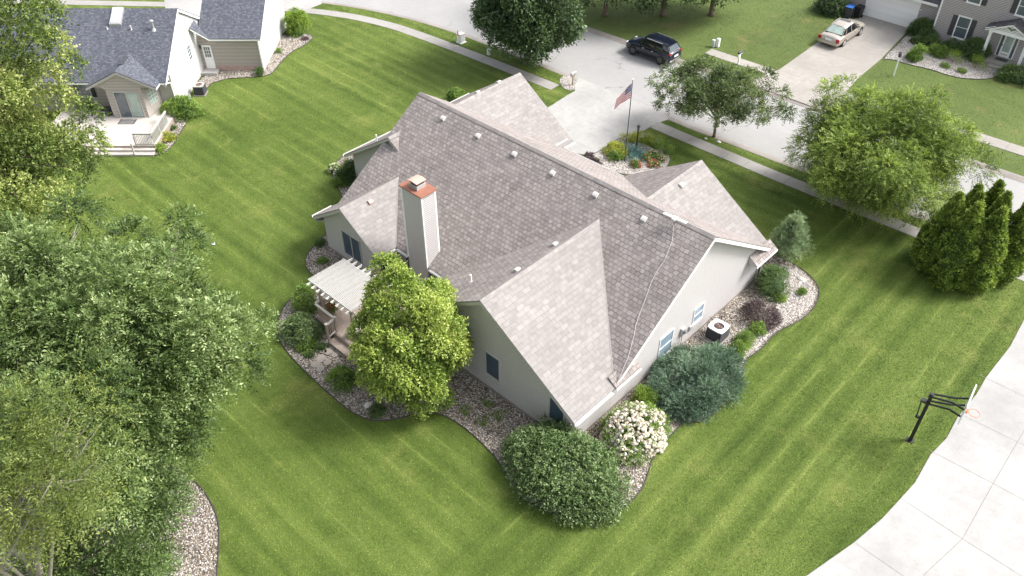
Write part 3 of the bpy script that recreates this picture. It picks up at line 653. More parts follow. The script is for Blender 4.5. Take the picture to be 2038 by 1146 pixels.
main_bed = main_bed[:-3]+[(1480, 540), (1400, 620), (1290, 700), (1150, 800), (1000, 740), (900, 640), (780, 560), (735, 480), (740, 390)]
P_main = bed('gravel_bed', main_bed, M['gravel'], 'dark plastic edging curving round the taupe-roofed house bed')
# paler new stone at the right end
P_pale = smoothpoly([p[:2] for p in GP([(1545, 525), (1580, 531), (1604, 550), (1622, 572), (1624, 590), (1610, 614), (1584, 634), (1548, 654), (1508, 692), (1482, 712), (1470, 690), (1500, 640), (1540, 620), (1550, 590), (1560, 560)])], 1)
flat('pale_gravel_bed', P_pale, .017, M['gravel_pale'])
P_isl = bed('gravel_bed', [(1160, 312), (1195, 302), (1215, 285), (1250, 268), (1283, 262), (1310, 275), (1332, 300), (1334, 325), (1318, 342), (1290, 349), (1250, 350), (1215, 340), (1180, 330)], M['gravel_pale'], 'dark edging round the flagpole bed')
P_bl = bed('gravel_bed', [(345, 935), (385, 955), (412, 985), (432, 1025), (437, 1062), (432, 1146), (420, 1250), (150, 1300), (-150, 1200), (-100, 950), (100, 860)], M['gravel'], 'dark edging along the gravel bed under the big left trees')
P_n1 = bed('gravel_bed', [(553, 72), (590, 66), (628, 70), (608, 90), (578, 104), (556, 128), (540, 148), (522, 153), (430, 158), (398, 190), (385, 170), (420, 140), (524, 140)], M['gravel'], 'dark edging along the gravel strip by the white garage wall', 1)
P_n1b = bed('gravel_bed', [(345, 215), (375, 240), (360, 262), (348, 285), (328, 306), (308, 311), (303, 306), (318, 250)], M['gravel'], 'dark edging of the gravel strip beside the left deck', 1)
P_n3 = bed('gravel_bed', [(1753, 120), (1775, 118), (1805, 128), (1850, 138), (1895, 153), (1930, 158), (1970, 158), (1988, 148), (2038, 150), (2060, 80), (1990, 60), (1850, 40), (1812, 56), (1800, 75)], M['gravel_pale'], 'dark edging of the gravel bed before the two-storey house', 1)
P_mb = bed('gravel_bed', [(1122, 150), (1146, 152), (1150, 168), (1142, 182), (1120, 176), (1112, 160)], M['gravel_pale'], False, 1)
def stonemat(name, cols):
    m, nt, b = mat(name); at = N(nt, 'ShaderNodeAttribute'); at.attribute_name = 'tint'
    nt.links.new(ramp(nt, at.outputs['Fac'], cols), b.inputs['Base Color']); b.inputs['Roughness'].default_value = .75; return m
sm = stonemat('stone_mix', [(0, (.13, .095, .07)), (.3, (.32, .26, .205)), (.6, (.47, .41, .35)), (.85, (.60, .55, .50)), (1, (.76, .73, .70))])
smp = stonemat('pale_stone_mix', [(0, (.32, .26, .22)), (.3, (.52, .47, .42)), (.7, (.66, .62, .58)), (1, (.78, .76, .73))])
for nm_, pl_, n_, m_, sd_ in (('gravel_stones', [P_main, P_bl], 60000, sm, 1), ('gravel_stones', [P_pale, P_isl, P_mb], 22000, smp, 2), ('gravel_stones', [P_n1, P_n1b, P_n3], 12000, smp, 3)):
    struct(gravel_stones(nm_, pl_, n_, m_, seed=sd_), 'stuff')
# flagstone path from the deck steps
rngf = np.random.default_rng(8); cells = [(655, 700, 20), (668, 706, 17), (640, 715, 20), (628, 726, 18), (652, 722, 16), (664, 690, 14), (643, 700, 14), (637, 735, 15), (676, 696, 14)]
for i, (px, py, r) in enumerate(cells):
    c = G(px, py); b = MB(); k = 6; rr = r*.0145
    b.prism([(c[0]+rr*(.8+.35*rngf.random())*math.cos(6.283*j/k+rngf.random()*.4), c[1]+rr*(.8+.35*rngf.random())*math.sin(6.283*j/k+rngf.random()*.4), .02) for j in range(k)], (0, 0, .05))
    tag(fixn(b.build('stepping_stone', M['flag_stone'], bev=.01)), 'flat brown flagstone in the stone path below the deck steps', 'stepping stone', 'flagstones of the path to the deck')

# short grass blades over the lawns
def blades(name, n, xr, yr, excl, m, seed, h=.030, w=.013, keep=None):
    rng = np.random.default_rng(seed); P = np.stack([xr[0]+rng.random(n)*(xr[1]-xr[0]), yr[0]+rng.random(n)*(yr[1]-yr[0])], 1)
    dd = (P[:, 0]**2+P[:, 1]**2+900); k = rng.random(n) < np.clip(1300/dd, .15, 1)
    c = np.concatenate([P, np.zeros((n, 1))], 1)-np.array([0, 0, CAM_H]); q = c@MC.T; u = q[:, 0]/q[:, 2]*F; v = q[:, 1]/q[:, 2]*F
    k &= (np.abs(u) < 1150) & (v > -640) & (v < 680)
    P = P[k]
    for e in excl: P = P[~inpoly(P, e)]
    if keep is not None: P = P[keep(P)]
    n = len(P); a = rng.random(n)*6.283; sc = np.sqrt((P[:, 0]**2+P[:, 1]**2+900)/1400); ww = (w*sc*(.6+.8*rng.random(n)))[:, None]; hh = h*(.6+.8*rng.random(n))
    d = np.stack([np.cos(a), np.sin(a), np.zeros(n)], 1); base = np.concatenate([P, np.full((n, 1), .0)], 1); ln = rng.normal(size=(n, 3))*.03; ln[:, 2] = hh
    V = np.stack([base-d*ww, base+d*ww, base+ln], 1).reshape(-1, 3); Q = np.arange(n*3).reshape(-1, 3)
    return struct(rawmesh(name, V, Q, np.repeat(rng.random(n), 3), m), 'stuff')
near_arr = np.array(near_k[::-1])
def near_ok(P): return P[:, 1] < np.interp(P[:, 0], near_arr[:, 0], near_arr[:, 1])-.02
far_arr = np.array(far_k[::-1])
def far_ok(P): return P[:, 1] > np.interp(P[:, 0], far_arr[:, 0], far_arr[:, 1])+.05
def band(l, w):
    pts = [np.array(p[:2]) for p in l]; b_ = []
    for i, p in enumerate(pts): t = nrm(pts[min(i+1, len(pts)-1)]-pts[max(i-1, 0)]); b_.append((p[0]-t[1]*w, p[1]+t[0]*w))
    return [tuple(p) for p in pts]+b_[::-1]
SW1 = band([(-28.7, 44.38), (-19.65, 44.42), (-8.45, 44.77), (-3.57, 44.95), (20, 45.4), (60, 46)], 1.05); SW2 = band(swl, 1.05)
hfoot = [(-34.1, 21.85), (-29.5, 21.85), (-29.5, 20.35), (-34.1, 20.35)]
ex_near = [P_main, P_isl, P_bl, P_n1, P_n1b, P_mb, home_d, dpoly, d1, SW1, SW2]
blades('grass_blades', 2600000, (-75, 8), (1, 47), ex_near, M['blades'], 7, keep=near_ok)
blades('grass_blades', 420000, (-60, 2), (54, 82), [d3, P_n3, band([(-32.55, 57.1), (-27, 57.2)], 1.1), band([(-21.3, 57.5), (-12, 58.29), (-8.1, 58.49), (40, 61)], 1.2)], M['blades_far'], 8, keep=far_ok)

# ================================================================== MAIN HOUSE
SL = .67
house = thing('house', 'single-storey beige house with large taupe shingle roof in the middle of the lawn', 'house', (-14.5, 18.95, 0))
HO = (-14.5, 18.95, 0)
def hb(mb, name, m, parent=None, **k): return mb.build(name, m, parent or house, off=HO, **k)
ZR, YR, YE, ZE, YF = 6.81, 28.40, 21.44, 2.15, 35.36
def zr(y): return ZE+SL*(y-YE)
def zf(y): return ZR-SL*(y-YR)
XL, XR = -34.47, -14.12
# walls
b = MB(); b.prism([(-34.1, 21.85, 0), (-34.1, 35.0, 0), (-34.1, 35.0, zf(35.0)-.1), (-34.1, YR, ZR-.12), (-34.1, 21.85, zr(21.85)-.1)], (19.6, 0, 0)); w = hb(b, 'wall', M['siding'])
fixn(w)
b = MB(); b.prism([(-24.9, 18.95, 0), (-14.503, 18.95, 0), (-14.503, 18.95, 2.35), (-19.70, 18.95, 5.70), (-24.9, 18.95, 2.35)], (0, 2.897, 0)); fixn(hb(b, 'wall', M['siding']))
b = MB(); b.prism([(-34.12, 20.35, 0), (-29.5, 20.35, 0), (-29.5, 20.35, 2.35), (-31.9, 20.35, 3.95), (-34.12, 20.35, 2.42)], (0, 1.497, 0)); fixn(hb(b, 'wall', M['siding']))
b = MB(); b.prism([(-38.3, 25.75, 0), (-29.4, 25.75, 0), (-29.4, 25.75, 2.3), (-33.9, 25.75, 5.2), (-38.3, 25.75, 2.3)], (0, 10.4, 0)); fixn(hb(b, 'wall', M['siding']))
b = MB(); b.prism([(-24.0, 35.0, 0), (-14.75, 35.0, 0), (-14.75, 35.0, 2.3), (-19.36, 35.0, 5.3), (-24.0, 35.0, 2.3)], (0, .18, 0)); fixn(hb(b, 'wall', M['siding']))
# foundation
b = MB(); b.box(-34.05, -14.47, 21.88, 34.9, 0, .16); b.box(-24.87, -14.47, 18.92, 21.87, 0, .16); b.box(-34.15, -29.47, 20.32, 21.86, 0, .16); hb(b, 'foundation', M['kerb'])
# roof planes (each a slab of its own)
def roof(poly, m='shingle', t=.06, nm='roof'): b = MB(); b.slab(poly, t); return fixn(hb(b, nm, M[m]))
ex0, ex1, exr, ezr = -25.30, -14.07, -19.69, 5.81
se = (ezr-ZE)/(exr-ex0); yb = YE+(ezr-ZE)/SL
lx0, lx1, lxr, lzr = -34.72, -29.08, -31.9, 4.03; yl = YE+(lzr-ZE)/SL
# rear main slope with the valleys cut out
roof([(XL, YE, ZE), (lx0+.25, YE, ZE), (lxr, yl, lzr), (lx1, YE, ZE), (ex0, YE, ZE), (exr, yb, ezr), (ex1-.05, YE, ZE), (XR, YE+.02, ZE+.01), (XR, YR, ZR), (XL, YR, ZR)])
gx0, gx1, gxr, gzr = -38.66, -29.18, -33.9, 5.32; ygf = 36.44; ygr = 25.32
wx0, wx1, wxr, wzr = -24.35, -14.40, -19.37, 5.40; ywf = 35.5
yg_b = YR+(ZR-gzr)/SL; yw_b = YR+(ZR-wzr)/SL
roof([(XL, YR, ZR+.004), (XR, YR, ZR+.004), (XR, YF, ZE), (wx1, YF, ZE), (wxr, yw_b, wzr), (wx0, YF, ZE), (gx1, YF, ZE), (gxr, yg_b, gzr), (XL, yg_b-.2, zf(yg_b-.2))])
# bedroom wing
yg = 18.65
roof([(ex1, yg, ZE), (exr, yg, ezr), (exr, yb, ezr), (ex1, YE, ZE)][::1], 'shingle_lit')
roof([(ex0, yg, ZE), (ex0, YE, ZE), (exr, yb, ezr-.003), (exr, yg, ezr-.003)])
# sunroom wing
yp = 20.06
roof([(lx1, yp, ZE), (lxr, yp, lzr), (lxr, yl, lzr), (lx1, YE, ZE)], 'shingle_lit')
roof([(lx0, yp, ZE), (lx0, YE, ZE), (lxr, yl, lzr-.003), (lxr, yp, lzr-.003)])
# garage wing
gs = (gzr-ZE)/(gxr-gx0)
roof([(gx0, ygr, ZE), (gx0, ygf, ZE), (gxr, ygf, gzr), (gxr, ygr, gzr)])
yv = YE+(gzr-ZE)/SL; xq = gxr+(gzr-zr(ygr))/gs
roof([(gxr, ygr, gzr-.003), (gxr, yv, gzr-.003), (xq, ygr, zr(ygr))])
roof([(gxr, ygf, gzr-.003), (gx1, ygf, ZE), (gx1, YF, ZE), (gxr, yg_b, gzr-.003)], 'shingle_lit')
# entry wing
roof([(wx0, ywf, ZE), (wxr, ywf, wzr), (wxr, yw_b, wzr), (wx0, YF, ZE)])
roof([(wx1, ywf, ZE), (wx1, YF, ZE), (wxr, yw_b, wzr-.003), (wxr, ywf, wzr-.003)], 'shingle_lit')
# ridge caps
def ridge(p, q, w=.16, t=.014):
    p = np.array(p, float); q = np.array(q, float); d = nrm(q-p); n = np.array([-d[1], d[0], 0])
    b = MB(); k = max(1, int(np.linalg.norm(q-p)/.28))
    for i in range(k):
        a = p+(q-p)*i/k; c = p+(q-p)*(i+1.12)/k; up = np.array([0, 0, t]); up2 = np.array([0, 0, t+.012])
        for s in (-1, 1):
            b.add([a+up, c+up2, c+n*s*w+up2-np.array([0, 0, w*SL]), a+n*s*w+up-np.array([0, 0, w*SL])], [(0, 1, 2, 3)])
    return hb(b, 'ridge_cap', M['shingle_ridge'])
ridge((XL, YR, ZR), (XR, YR, ZR)); ridge((exr, yg, ezr), (exr, yb, ezr)); ridge((lxr, yp, lzr), (lxr, yl, lzr)); ridge((gxr, ygf, gzr), (gxr, yg_b, gzr)); ridge((gxr, ygr, gzr), (gxr, yv, gzr)); ridge((wxr, ywf, wzr), (wxr, yw_b, wzr))
# metal valleys beside the lit slopes
for p, q in (((ex1, YE, ZE), (exr, yb, ezr)), ((lx1, YE, ZE), (lxr, yl, lzr))):
    b = MB(); b.beam((p[0]-.03, p[1]+.02, p[2]+.045), (q[0]-.03, q[1]+.0, q[2]+.03), .05, .012); hb(b, 'valley_flashing', M['flashing'])
# fascia boards and gutters
def fascia(p, q, out, h=.20, t=.035, m='trim', dz=-.065, nm='fascia'):
    p = np.array(p, float); q = np.array(q, float); o = np.array(out, float)
    b = MB(); a = [p+(0, 0, dz), q+(0, 0, dz), q+(0, 0, dz-h), p+(0, 0, dz-h)]; b.prism([x-o*.03 for x in a], o*t); return fixn(hb(b, nm, M[m]))
XP, XN, YP_, YN = (1, 0, 0), (-1, 0, 0), (0, 1, 0), (0, -1, 0)
fascia((XR, YE, ZE), (XR, YR, ZR), XP, m='white'); fascia((XR, YR, ZR), (XR, YF, ZE), XP, m='white')
fascia((XL, YE, ZE), (XL, YR, ZR), XN); fascia((ex0, yg, ZE), (exr, yg, ezr), YN); fascia((exr, yg, ezr), (ex1, yg, ZE), YN)
fascia((lx0, yp, ZE), (lxr, yp, lzr), YN); fascia((lxr, yp, lzr), (lx1, yp, ZE), YN)
fascia((gx0, ygr, ZE), (gxr, ygr, gzr), YN, .16); fascia((gxr, ygr, gzr), (xq, ygr, zr(ygr)), YN, .16)
fascia((gx0, ygf, ZE), (gxr, ygf, gzr), YP_); fascia((gxr, ygf, gzr), (gx1, ygf, ZE), YP_)
fascia((wx0, ywf, ZE), (wxr, ywf, wzr), YP_); fascia((wxr, ywf, wzr), (wx1, ywf, ZE), YP_)
def gutter(p, q, out, m='gutter'):
    p = np.array(p, float); q = np.array(q, float); o = np.array(out, float); b = MB()
    z = np.array([0, 0, 1.]); a = p+o*.01
    for x0, x1, z0, z1 in ((0, .012, -.13, -.03), (0, .11, -.135, -.125), (.10, .115, -.13, -.02)):
        b.prism([a+o*x0+z*z0, a+o*x1+z*z0, a+o*x1+z*z1, a+o*x0+z*z1], q-p)
    return fixn(hb(b, 'gutter', M[m]))
gutter((ex1, yg, ZE), (ex1, YE-.2, ZE), XP); gutter((lx1, yp, ZE), (lx1, YE-.1, ZE), XP); gutter((lx1+.1, YE, ZE), (-28.1, YE, ZE), YN); gutter((-26.4, YE, ZE), (ex0-.12, YE, ZE), YN)
gutter((ex0, yg, ZE), (ex0, YE-.1, ZE), XN); gutter((lx0, yp, ZE), (lx0, YE, ZE), XN); gutter((gx1, YF+.1, ZE), (gx1, ygf, ZE), XP); gutter((gx0, ygr, ZE), (gx0, ygf, ZE), XN)
gutter((wx0, YF+.01, ZE), (gx1, YF+.01, ZE), YP_)
# soffits
for q_ in ((ex1-.40, ex1-.04, yg+.02, YE+.3), (ex0+.03, ex0+.4, yg+.02, YE), (lx1-.42, lx1-.02, yp+.02, YE), (lx0+.02, lx0+.5, yp+.02, YE)): b = MB(); b.box(*q_, 1.95, 1.965); hb(b, 'soffit', M['trim'])
# eave returns on the white gable wall
def eave_return(y0, y1, xo, nm='eave_return'):
    b = MB(); xw = -14.49
    b.prism([(xw, y0, 2.50), (xo, y0, 2.13), (xo, y0, 2.05), (xw, y0, 2.05)], (0, y1-y0, 0)); o = fixn(hb(b, nm, M['trim']))
    b = MB(); b.slab([(xw, y0-.03, 2.56), (xo+.03, y0-.03, 2.16), (xo+.03, y1, 2.16), (xw, y1, 2.56)], .03); s = fixn(b.build('return_roof', M['shingle'], o, off=HO)); s.location = (0, 0, 0)
    b = MB(); b.box(xo+.02, xo+.06, y0-.03, y1, 2.0, 2.135); b.build('return_fascia', M['white'], o, off=HO)
eave_return(33.4, 35.45, -13.97); eave_return(21.5, 23.3, -14.02)
# downspout with elbow at the front corner
b = MB(); b.beam((-14.40, 34.85, .35), (-14.40, 34.85, 1.95), .08, .11, (0, 1, 0)); b.beam((-14.40, 34.85, 1.95), (-14.1, 35.1, 2.08), .08, .08); b.beam((-14.40, 34.85, .35), (-14.15, 34.45, .10), .08, .08); hb(b, 'downspout', M['darkgrey'])
b = MB(); b.box(-14.47, -14.42, 35.02, 35.12, 0, 2.05); hb(b, 'corner_board', M['trim'])
# chimney
b = MB(); b.box(-28.02, -26.52, 21.40, 22.30, 0, 6.62); ch = hb(b, 'chimney', M['siding'])
b = MB()
for x, y in ((-28.02, 21.40), (-26.52, 21.40), (-26.52, 22.30)): b.box(x-.06 if x < -27 else x-.05, x+.012 if x > -27 else x+.05, y-.012 if y < 22 else y-.05, y+.05, 2.1, 6.61)
b.build('corner_board', M['white'], ch, off=HO)
b = MB(); b.box(-28.12, -26.42, 21.30, 22.40, 6.625, 6.70); b.build('chimney_cap', M['rust'], ch, off=HO, bev=.01)
cc_ = (-27.27, 21.85); b = MB(); b.box(cc_[0]-.30, cc_[0]+.30, cc_[1]-.30, cc_[1]+.30, 6.705, 6.93); b.build('flue_collar', M['galv'], ch, off=HO, bev=.012)
b = MB(); b.box(cc_[0]-.24, cc_[0]+.24, cc_[1]-.24, cc_[1]+.24, 6.93, 7.10)
b.build('flue_screen', M['black'], ch, off=HO)
b = MB(); b.box(cc_[0]-.33, cc_[0]+.33, cc_[1]-.33, cc_[1]+.33, 7.10, 7.125); b.prism([(cc_[0]-.33, cc_[1]-.33, 7.125), (cc_[0]+.33, cc_[1]-.33, 7.125), (cc_[0], cc_[1]-.33, 7.17)], (0, .66, 0)); b.build('flue_lid', M['vent_c'], ch, off=HO)
# windows: wall axis 'x' (faces +X) or 'y' (faces -Y)
def window(u0, u1, z0, z1, plane, ax, name='window', root=None, off=HO, mull=None, rail=True, frame='trim', pane='screen', fw=.055, grid=None, sgn=None, panes_x=1):
    root = root or house; b = MB(); s = sgn if sgn is not None else (1 if ax == 'x' else -1)
    def bx(a0, a1, h0, h1, d0, d1):
        p0, p1 = sorted((plane+s*d0, plane+s*d1))
        if ax == 'x': b.box(p0, p1, a0, a1, h0, h1)
        else: b.box(a0, a1, p0, p1, h0, h1)
    bx(u0-fw, u0, z0-fw, z1+fw, -.01, .045); bx(u1, u1+fw, z0-fw, z1+fw, -.01, .045); bx(u0, u1, z1, z1+fw, -.01, .045); bx(u0, u1, z0-fw, z0, -.01, .06)
    if panes_x == 2: um = (u0+u1)/2; bx(um-.035, um+.035, z0, z1, -.01, .04)
    fr = b.build('window', M[frame], root, off=off); b = MB(); bx(u0, u1, z0, z1, .004, .012); b.build('pane', M[pane], fr, off=off)
    b = MB()
    if rail: bx(u0, u1, (z0+z1)/2-.02, (z0+z1)/2+.02, .013, .03)
    if grid:
        for i in range(1, grid[0]): q = u0+(u1-u0)*i/grid[0]; bx(q-.014, q+.014, z0, z1, .013, .026)
        for i in range(1, grid[1]): q = z0+(z1-z0)*i/grid[1]; bx(u0, u1, q-.013, q+.013, .013, .0265)
    if b.v: b.build('sash', M[frame], fr, off=off)
    b = MB(); bx(u0-fw*1.3, u1+fw*1.3, z0-fw-.03, z0-fw-.002, 0, .075); b.build('sill', M[frame], fr, off=off)
    return fr
window(-19.72, -18.88, 1.02, 2.42, 18.95, 'y', rail=False); window(-15.72, -14.92, 1.0, 2.36, 18.95, 'y', rail=False)
window(-32.42, -30.92, .58, 2.15, 20.35, 'y', panes_x=2, rail=False)
window(25.55, 26.6, .55, 1.98, -14.5, 'x', frame='white', pane='painted_skyglass', fw=.04); window(28.45, 29.25, 1.0, 1.98, -14.5, 'x', frame='white', pane='painted_skyglass', fw=.04)
window(-29.85, -29.62, .7, 1.95, 20.35, 'y', rail=False)
# patio doorway in the corner beside the chimney
b = MB(); b.box(-29.60, -29.49, 20.45, 21.35, .52, 2.02)
for i in range(1): pass
d = hb(b, 'patio_door', M['trim']); b = MB(); b.box(-29.488, -29.478, 20.55, 21.25, .6, 1.95); b.build('pane', M['glass'], d, off=HO)
b = MB(); b.box(-28.9, -28.1, 21.80, 21.846, .5, 2.0); d = hb(b, 'patio_door', M['trim']); b = MB(); b.box(-28.8, -28.2, 21.79, 21.80, .58, 1.92); b.build('pane', M['glass'], d, off=HO)
# brick front corner
b = MB(); b.box(-24.3, -14.52, 35.19, 35.24, 0, 2.1); hb(b, 'brick_veneer', M['brick'])
# electrical boxes on the white wall
b = MB(); b.box(-14.497, -14.36, 27.35, 27.65, .95, 1.45); mt = hb(b, 'meter_box', M['galv'], bev=.01); b = MB(); b.lathe([(.10, 0), (.11, .05), (.07, .09)], (-14.36, 27.5, 1.25), 14, 'x'); b.build('meter_glass', M['glass'], mt, off=HO); b = MB(); b.tube([(-14.43, 27.5, .95), (-14.43, 27.5, .0)], .022, 6); b.build('conduit', M['galv'], mt, off=HO)
b = MB(); b.box(-14.497, -14.40, 28.15, 28.38, .75, 1.05); hb(b, 'disconnect_box', M['galv'], bev=.008)
# roof vents
def roofvent(x, y, z, ax, s, m='vent', w=.27, d=.27, h=.12):
    """box vent lying on a slope; ax: slope rises towards +y ('y'), towards -x ('x'), towards +x ('X') or towards -y ('Y')"""
    b = MB(); th = math.atan(s); up = {'y': (0, 1), 'x': (-1, 0), 'X': (1, 0), 'Y': (0, -1)}[ax]
    vx = np.array([up[0]*math.cos(th), up[1]*math.cos(th), math.sin(th)]); ux = np.cross(vx, (0, 0, 1)); ux /= np.linalg.norm(ux); nx = np.cross(ux, vx)
    if nx[2] < 0: nx = -nx
    c = np.array([x, y, z]); P = []
    prof = [(-d/2, .0), (d/2, .0), (d/2, h*.55), (d*.1, h), (-d*.35, h*.95), (-d/2, h*.55)]
    b.prism([c+vx*a+nx*(k+.0)-ux*w/2 for a, k in prof], ux*w)
    return fixn(hb(b, 'roof_vent', M[m]))
for x in (-31.74, -28.92, -26.18, -23.47, -20.63, -17.65): roofvent(x, 27.74, zr(27.74)+.005, 'y', SL)
roofvent(-31.48+.0, 21.83, ZE+(lzr-ZE)/(lx1-lxr)*(lx1+31.48)+.005, 'x', .667, 'vent_c')
roofvent(-18.96, 33.01, ZE+(wzr-ZE)/(wx1-wxr)*(wx1+18.96)+.005, 'x', .654)
for y in (24.18, 21.55): roofvent(-20.18, y, ZE+se*(-20.18-ex0)+.005, 'X', se)
for y in (33.1, 35.0): roofvent(-34.45, y, ZE+gs*(-34.45-gx0)+.005, 'X', gs)
for x, y, z, s in ((-22.45, 20.71, ZE+se*(-22.45-ex0), 'x'), (-36.11, 26.12, ZE+gs*(-36.11-gx0), 'x')):
    b = MB(); b.lathe([(.11, -.06), (.10, 0), (.05, .04), (.05, .42), (.035, .42)], (x, y, z), 14); hb(b, 'vent_pipe', M['white'], smooth=False)
# TV aerial with its cable
A_ = np.array([-16.18, 28.05, zr(28.05)]); b = MB(); b.tube([A_, A_+(0, 0, .42)], .02, 8); b.beam(A_+(0, 0, .02), A_+(.12, -.1, .3), .015, .015); an = hb(b, 'aerial', M['darkgrey'])
b = MB(); b.beam(A_+(-.62, -.02, .44), A_+(.62, .05, .44), .15, .05); b.box(A_[0]-.10, A_[0]+.10, A_[1]-.14, A_[1]+.14, A_[2]+.36, A_[2]+.47); b.build('aerial_bar', M['white'], an, off=HO, bev=.01)
cab = []
for px, py in ((1338, 480), (1330, 500), (1322, 520), (1308, 540), (1297, 560), (1290, 580), (1283, 600), (1274, 622), (1266, 645), (1262, 668), (1256, 690), (1250, 712), (1240, 735), (1232, 756), (1228, 764)):
    d = MC.T @ np.array([(px-1019)/F, (py-573)/F, 1]); t = (ZE-SL*YE-CAM_H)/(d[2]-SL*d[1]); cab.append((t*d[0], t*d[1], CAM_H+t*d[2]+.03))
b = MB(); b.tube([A_+(0, 0, .1)]+cab, .008, 5); b.build('cable', M['gutter'], an, off=HO)

# ------------------------------------------------------------------ air conditioner beside the white wall
def ac_unit(name, label, x, y, s, h, top, group=None):
    r = thing(name, label, 'air conditioner', (x, y, 0)); o = (0, 0, 0)
    b = MB(); b.box(-s/2-.08, s/2+.08, -s/2-.08, s/2+.08, 0, .06); b.build('pad', M['kerb'], r)
    b = MB(); b.box(-s/2, s/2, -s/2, s/2, .06, h-.07); 
    for i in range(14):
        z = .12+(h-.25)*i/14; b.box(-s/2-.012, s/2+.012, -s/2-.012, s/2+.012, z, z+.018)
    b.build('coil_case', M['darkgrey'], r)
    b = MB(); k = 24; ro, ri = s/2+.02, s*.33; V = []
    for j in range(k):
        t = 6.28318*j/k; cx, cy = math.cos(t), math.sin(t); f = min(1/max(abs(cx), abs(cy)), 1.25); V += [(ri*cx, ri*cy, h), (ro*f*cx, ro*f*cy, h-.005), (ro*f*cx, ro*f*cy, h-.07), (ri*cx, ri*cy, h-.10)]
    F_ = []
    for j in range(k):
        a, c = 4*j, 4*((j+1) % k); F_ += [(a, a+1, c+1, c), (a+1, a+2, c+2, c+1), (a+3, a, c, c+3)]
    b.add(V, F_); b.build('top_panel', M[top], r)
    b = MB(); b.lathe([(ri, h-.12), (ri*.2, h-.125)], (0, 0, 0), 20)
    b.build('fan_well', M['black'], r)
    b = MB()
    for j in range(3):
        t = j*2.094; c, q = math.cos(t), math.sin(t); b.prism([(ri*.15*c, ri*.15*q, h-.09), (ri*.9*math.cos(t-.35), ri*.9*math.sin(t-.35), h-.10), (ri*.9*math.cos(t+.35), ri*.9*math.sin(t+.35), h-.06)], (0, 0, .008))
    b.lathe([(ri*.2, h-.10), (ri*.2, h-.03), (.01, h-.02)], (0, 0, 0), 12); b.build('fan', M['galv'], r)
    b = MB()
    for j in range(1, 6): b.tube([(ri*j/5.2*math.cos(t), ri*j/5.2*math.sin(t), h-.005) for t in np.linspace(0, 6.2832, 25)], .005, 4, False)
    for j in range(8): t = j*.785; b.tube([(0, 0, h-.003), (ri*math.cos(t), ri*math.sin(t), h-.003)], .005, 4)
    b.build('guard', M['rust'], r); return r
ac_unit('air_conditioner', 'square air conditioner with white top and rusty fan guard beside the white gable wall', -13.53, 29.48, .84, .82, 'white')
b = MB(); p0 = np.array([-14.1, 30.55, 0]); b.tube([p0, p0+(0, 0, .42), p0+(.30, .05, .45), p0+(.33, .06, 0)], .022, 6); b.tube([p0+(.1, .02, .43), p0+(.1, .02, .1)], .02, 6); b.tube([(-14.45, 30.2, .35), (-14.3, 30.3, .2), (-14.1, 30.5, .1)], .02, 6)
tag(b.build('gas_pipe', M['darkgrey'], off=(0, 0, 0)), 'small dark bent pipe rack behind the white-topped air conditioner', 'pipe')

# ------------------------------------------------------------------ deck and pergola
dk = thing('deck', 'brown timber deck with steps and railings behind the house under the white pergola', 'deck', (-28, 16, 0))
DO = (-28, 16, 0)
b = MB()
for i in range(34):
    x = -29.4+i*.142; y1 = 20.33 if x < -28.98+.4 else 21.38
    if x > -24.95: continue
    b.box(x, x+.134, 15.98 if x < -25.9 else 16.4, y1 if not (-28.06 < x < -26.45) else 21.36, .46, .50)
b.build('floor', M['deck'], dk, off=DO)
b = MB(); b.box(-29.4, -24.95, 15.95, 15.98, .12, .495); b.box(-29.42, -29.4, 15.95, 20.3, .12, .495)
for x in (-29.2, -27.6, -26, -25.1):
    for y in (16.2, 18.5): b.box(x-.05, x+.05, y-.05, y+.05, 0, .46)
b.build('skirt', M['deck'], dk, off=DO)
b = MB(); b.box(-27.62, -25.3, 15.42, 15.93, .24, .28); b.box(-27.60, -25.3, 15.45, 15.48, 0, .24); b.box(-27.6, -25.3, 15.90, 15.93, .28, .48); b.box(-27.62, -25.3, 15.7, 15.704, .282, .29); b.build('step', M['deck'], dk, off=DO)
def railing(segs, root, off, z0=.5, z1=1.42, m='deck', cap='deck_pale', step=.12):
    for p, q in segs:
        p = np.array(p, float); q = np.array(q, float); L_ = np.linalg.norm(q-p); b = MB()
        b.beam((*p, z1), (*q, z1), .13, .035); b.beam((*p, z1-.07), (*q, z1-.07), .04, .08); b.beam((*p, z0+.09), (*q, z0+.09), .04, .08)
        r = b.build('railing', M[cap], root, off=off); b = MB(); n = int(L_/step)
        for i in range(1, n): c = p+(q-p)*i/n; b.box(c[0]-.018, c[0]+.018, c[1]-.018, c[1]+.018, z0+.09, z1-.05)
        b.build('balusters', M[m], r, off=off)
def post(x, y, z0, z1, root, off, w=.11, m='deck', cap='deck_pale', nm='post'):
    b = MB(); b.box(x-w/2, x+w/2, y-w/2, y+w/2, z0, z1); o = b.build(nm, M[m], root, off=off)
    b = MB(); b.box(x-w*.72, x+w*.72, y-w*.72, y+w*.72, z1+.002, z1+.035); b.add([(x-w*.6, y-w*.6, z1+.036), (x+w*.6, y-w*.6, z1+.036), (x+w*.6, y+w*.6, z1+.036), (x-w*.6, y+w*.6, z1+.036), (x, y, z1+.08)], [(0, 1, 4), (1, 2, 4), (2, 3, 4), (3, 0, 4)]); b.build('post_cap', M[cap], o, off=off)
railing([((-29.25, 16.05), (-27.68, 16.05)), ((-27.68, 16.05), (-27.55, 15.5)), ((-29.32, 16.1), (-29.32, 18.5)), ((-29.32, 18.5), (-29.32, 20.2)), ((-25.25, 16.5), (-25.05, 19.0)), ((-25.8, 16.2), (-25.25, 16.45))], dk, DO)
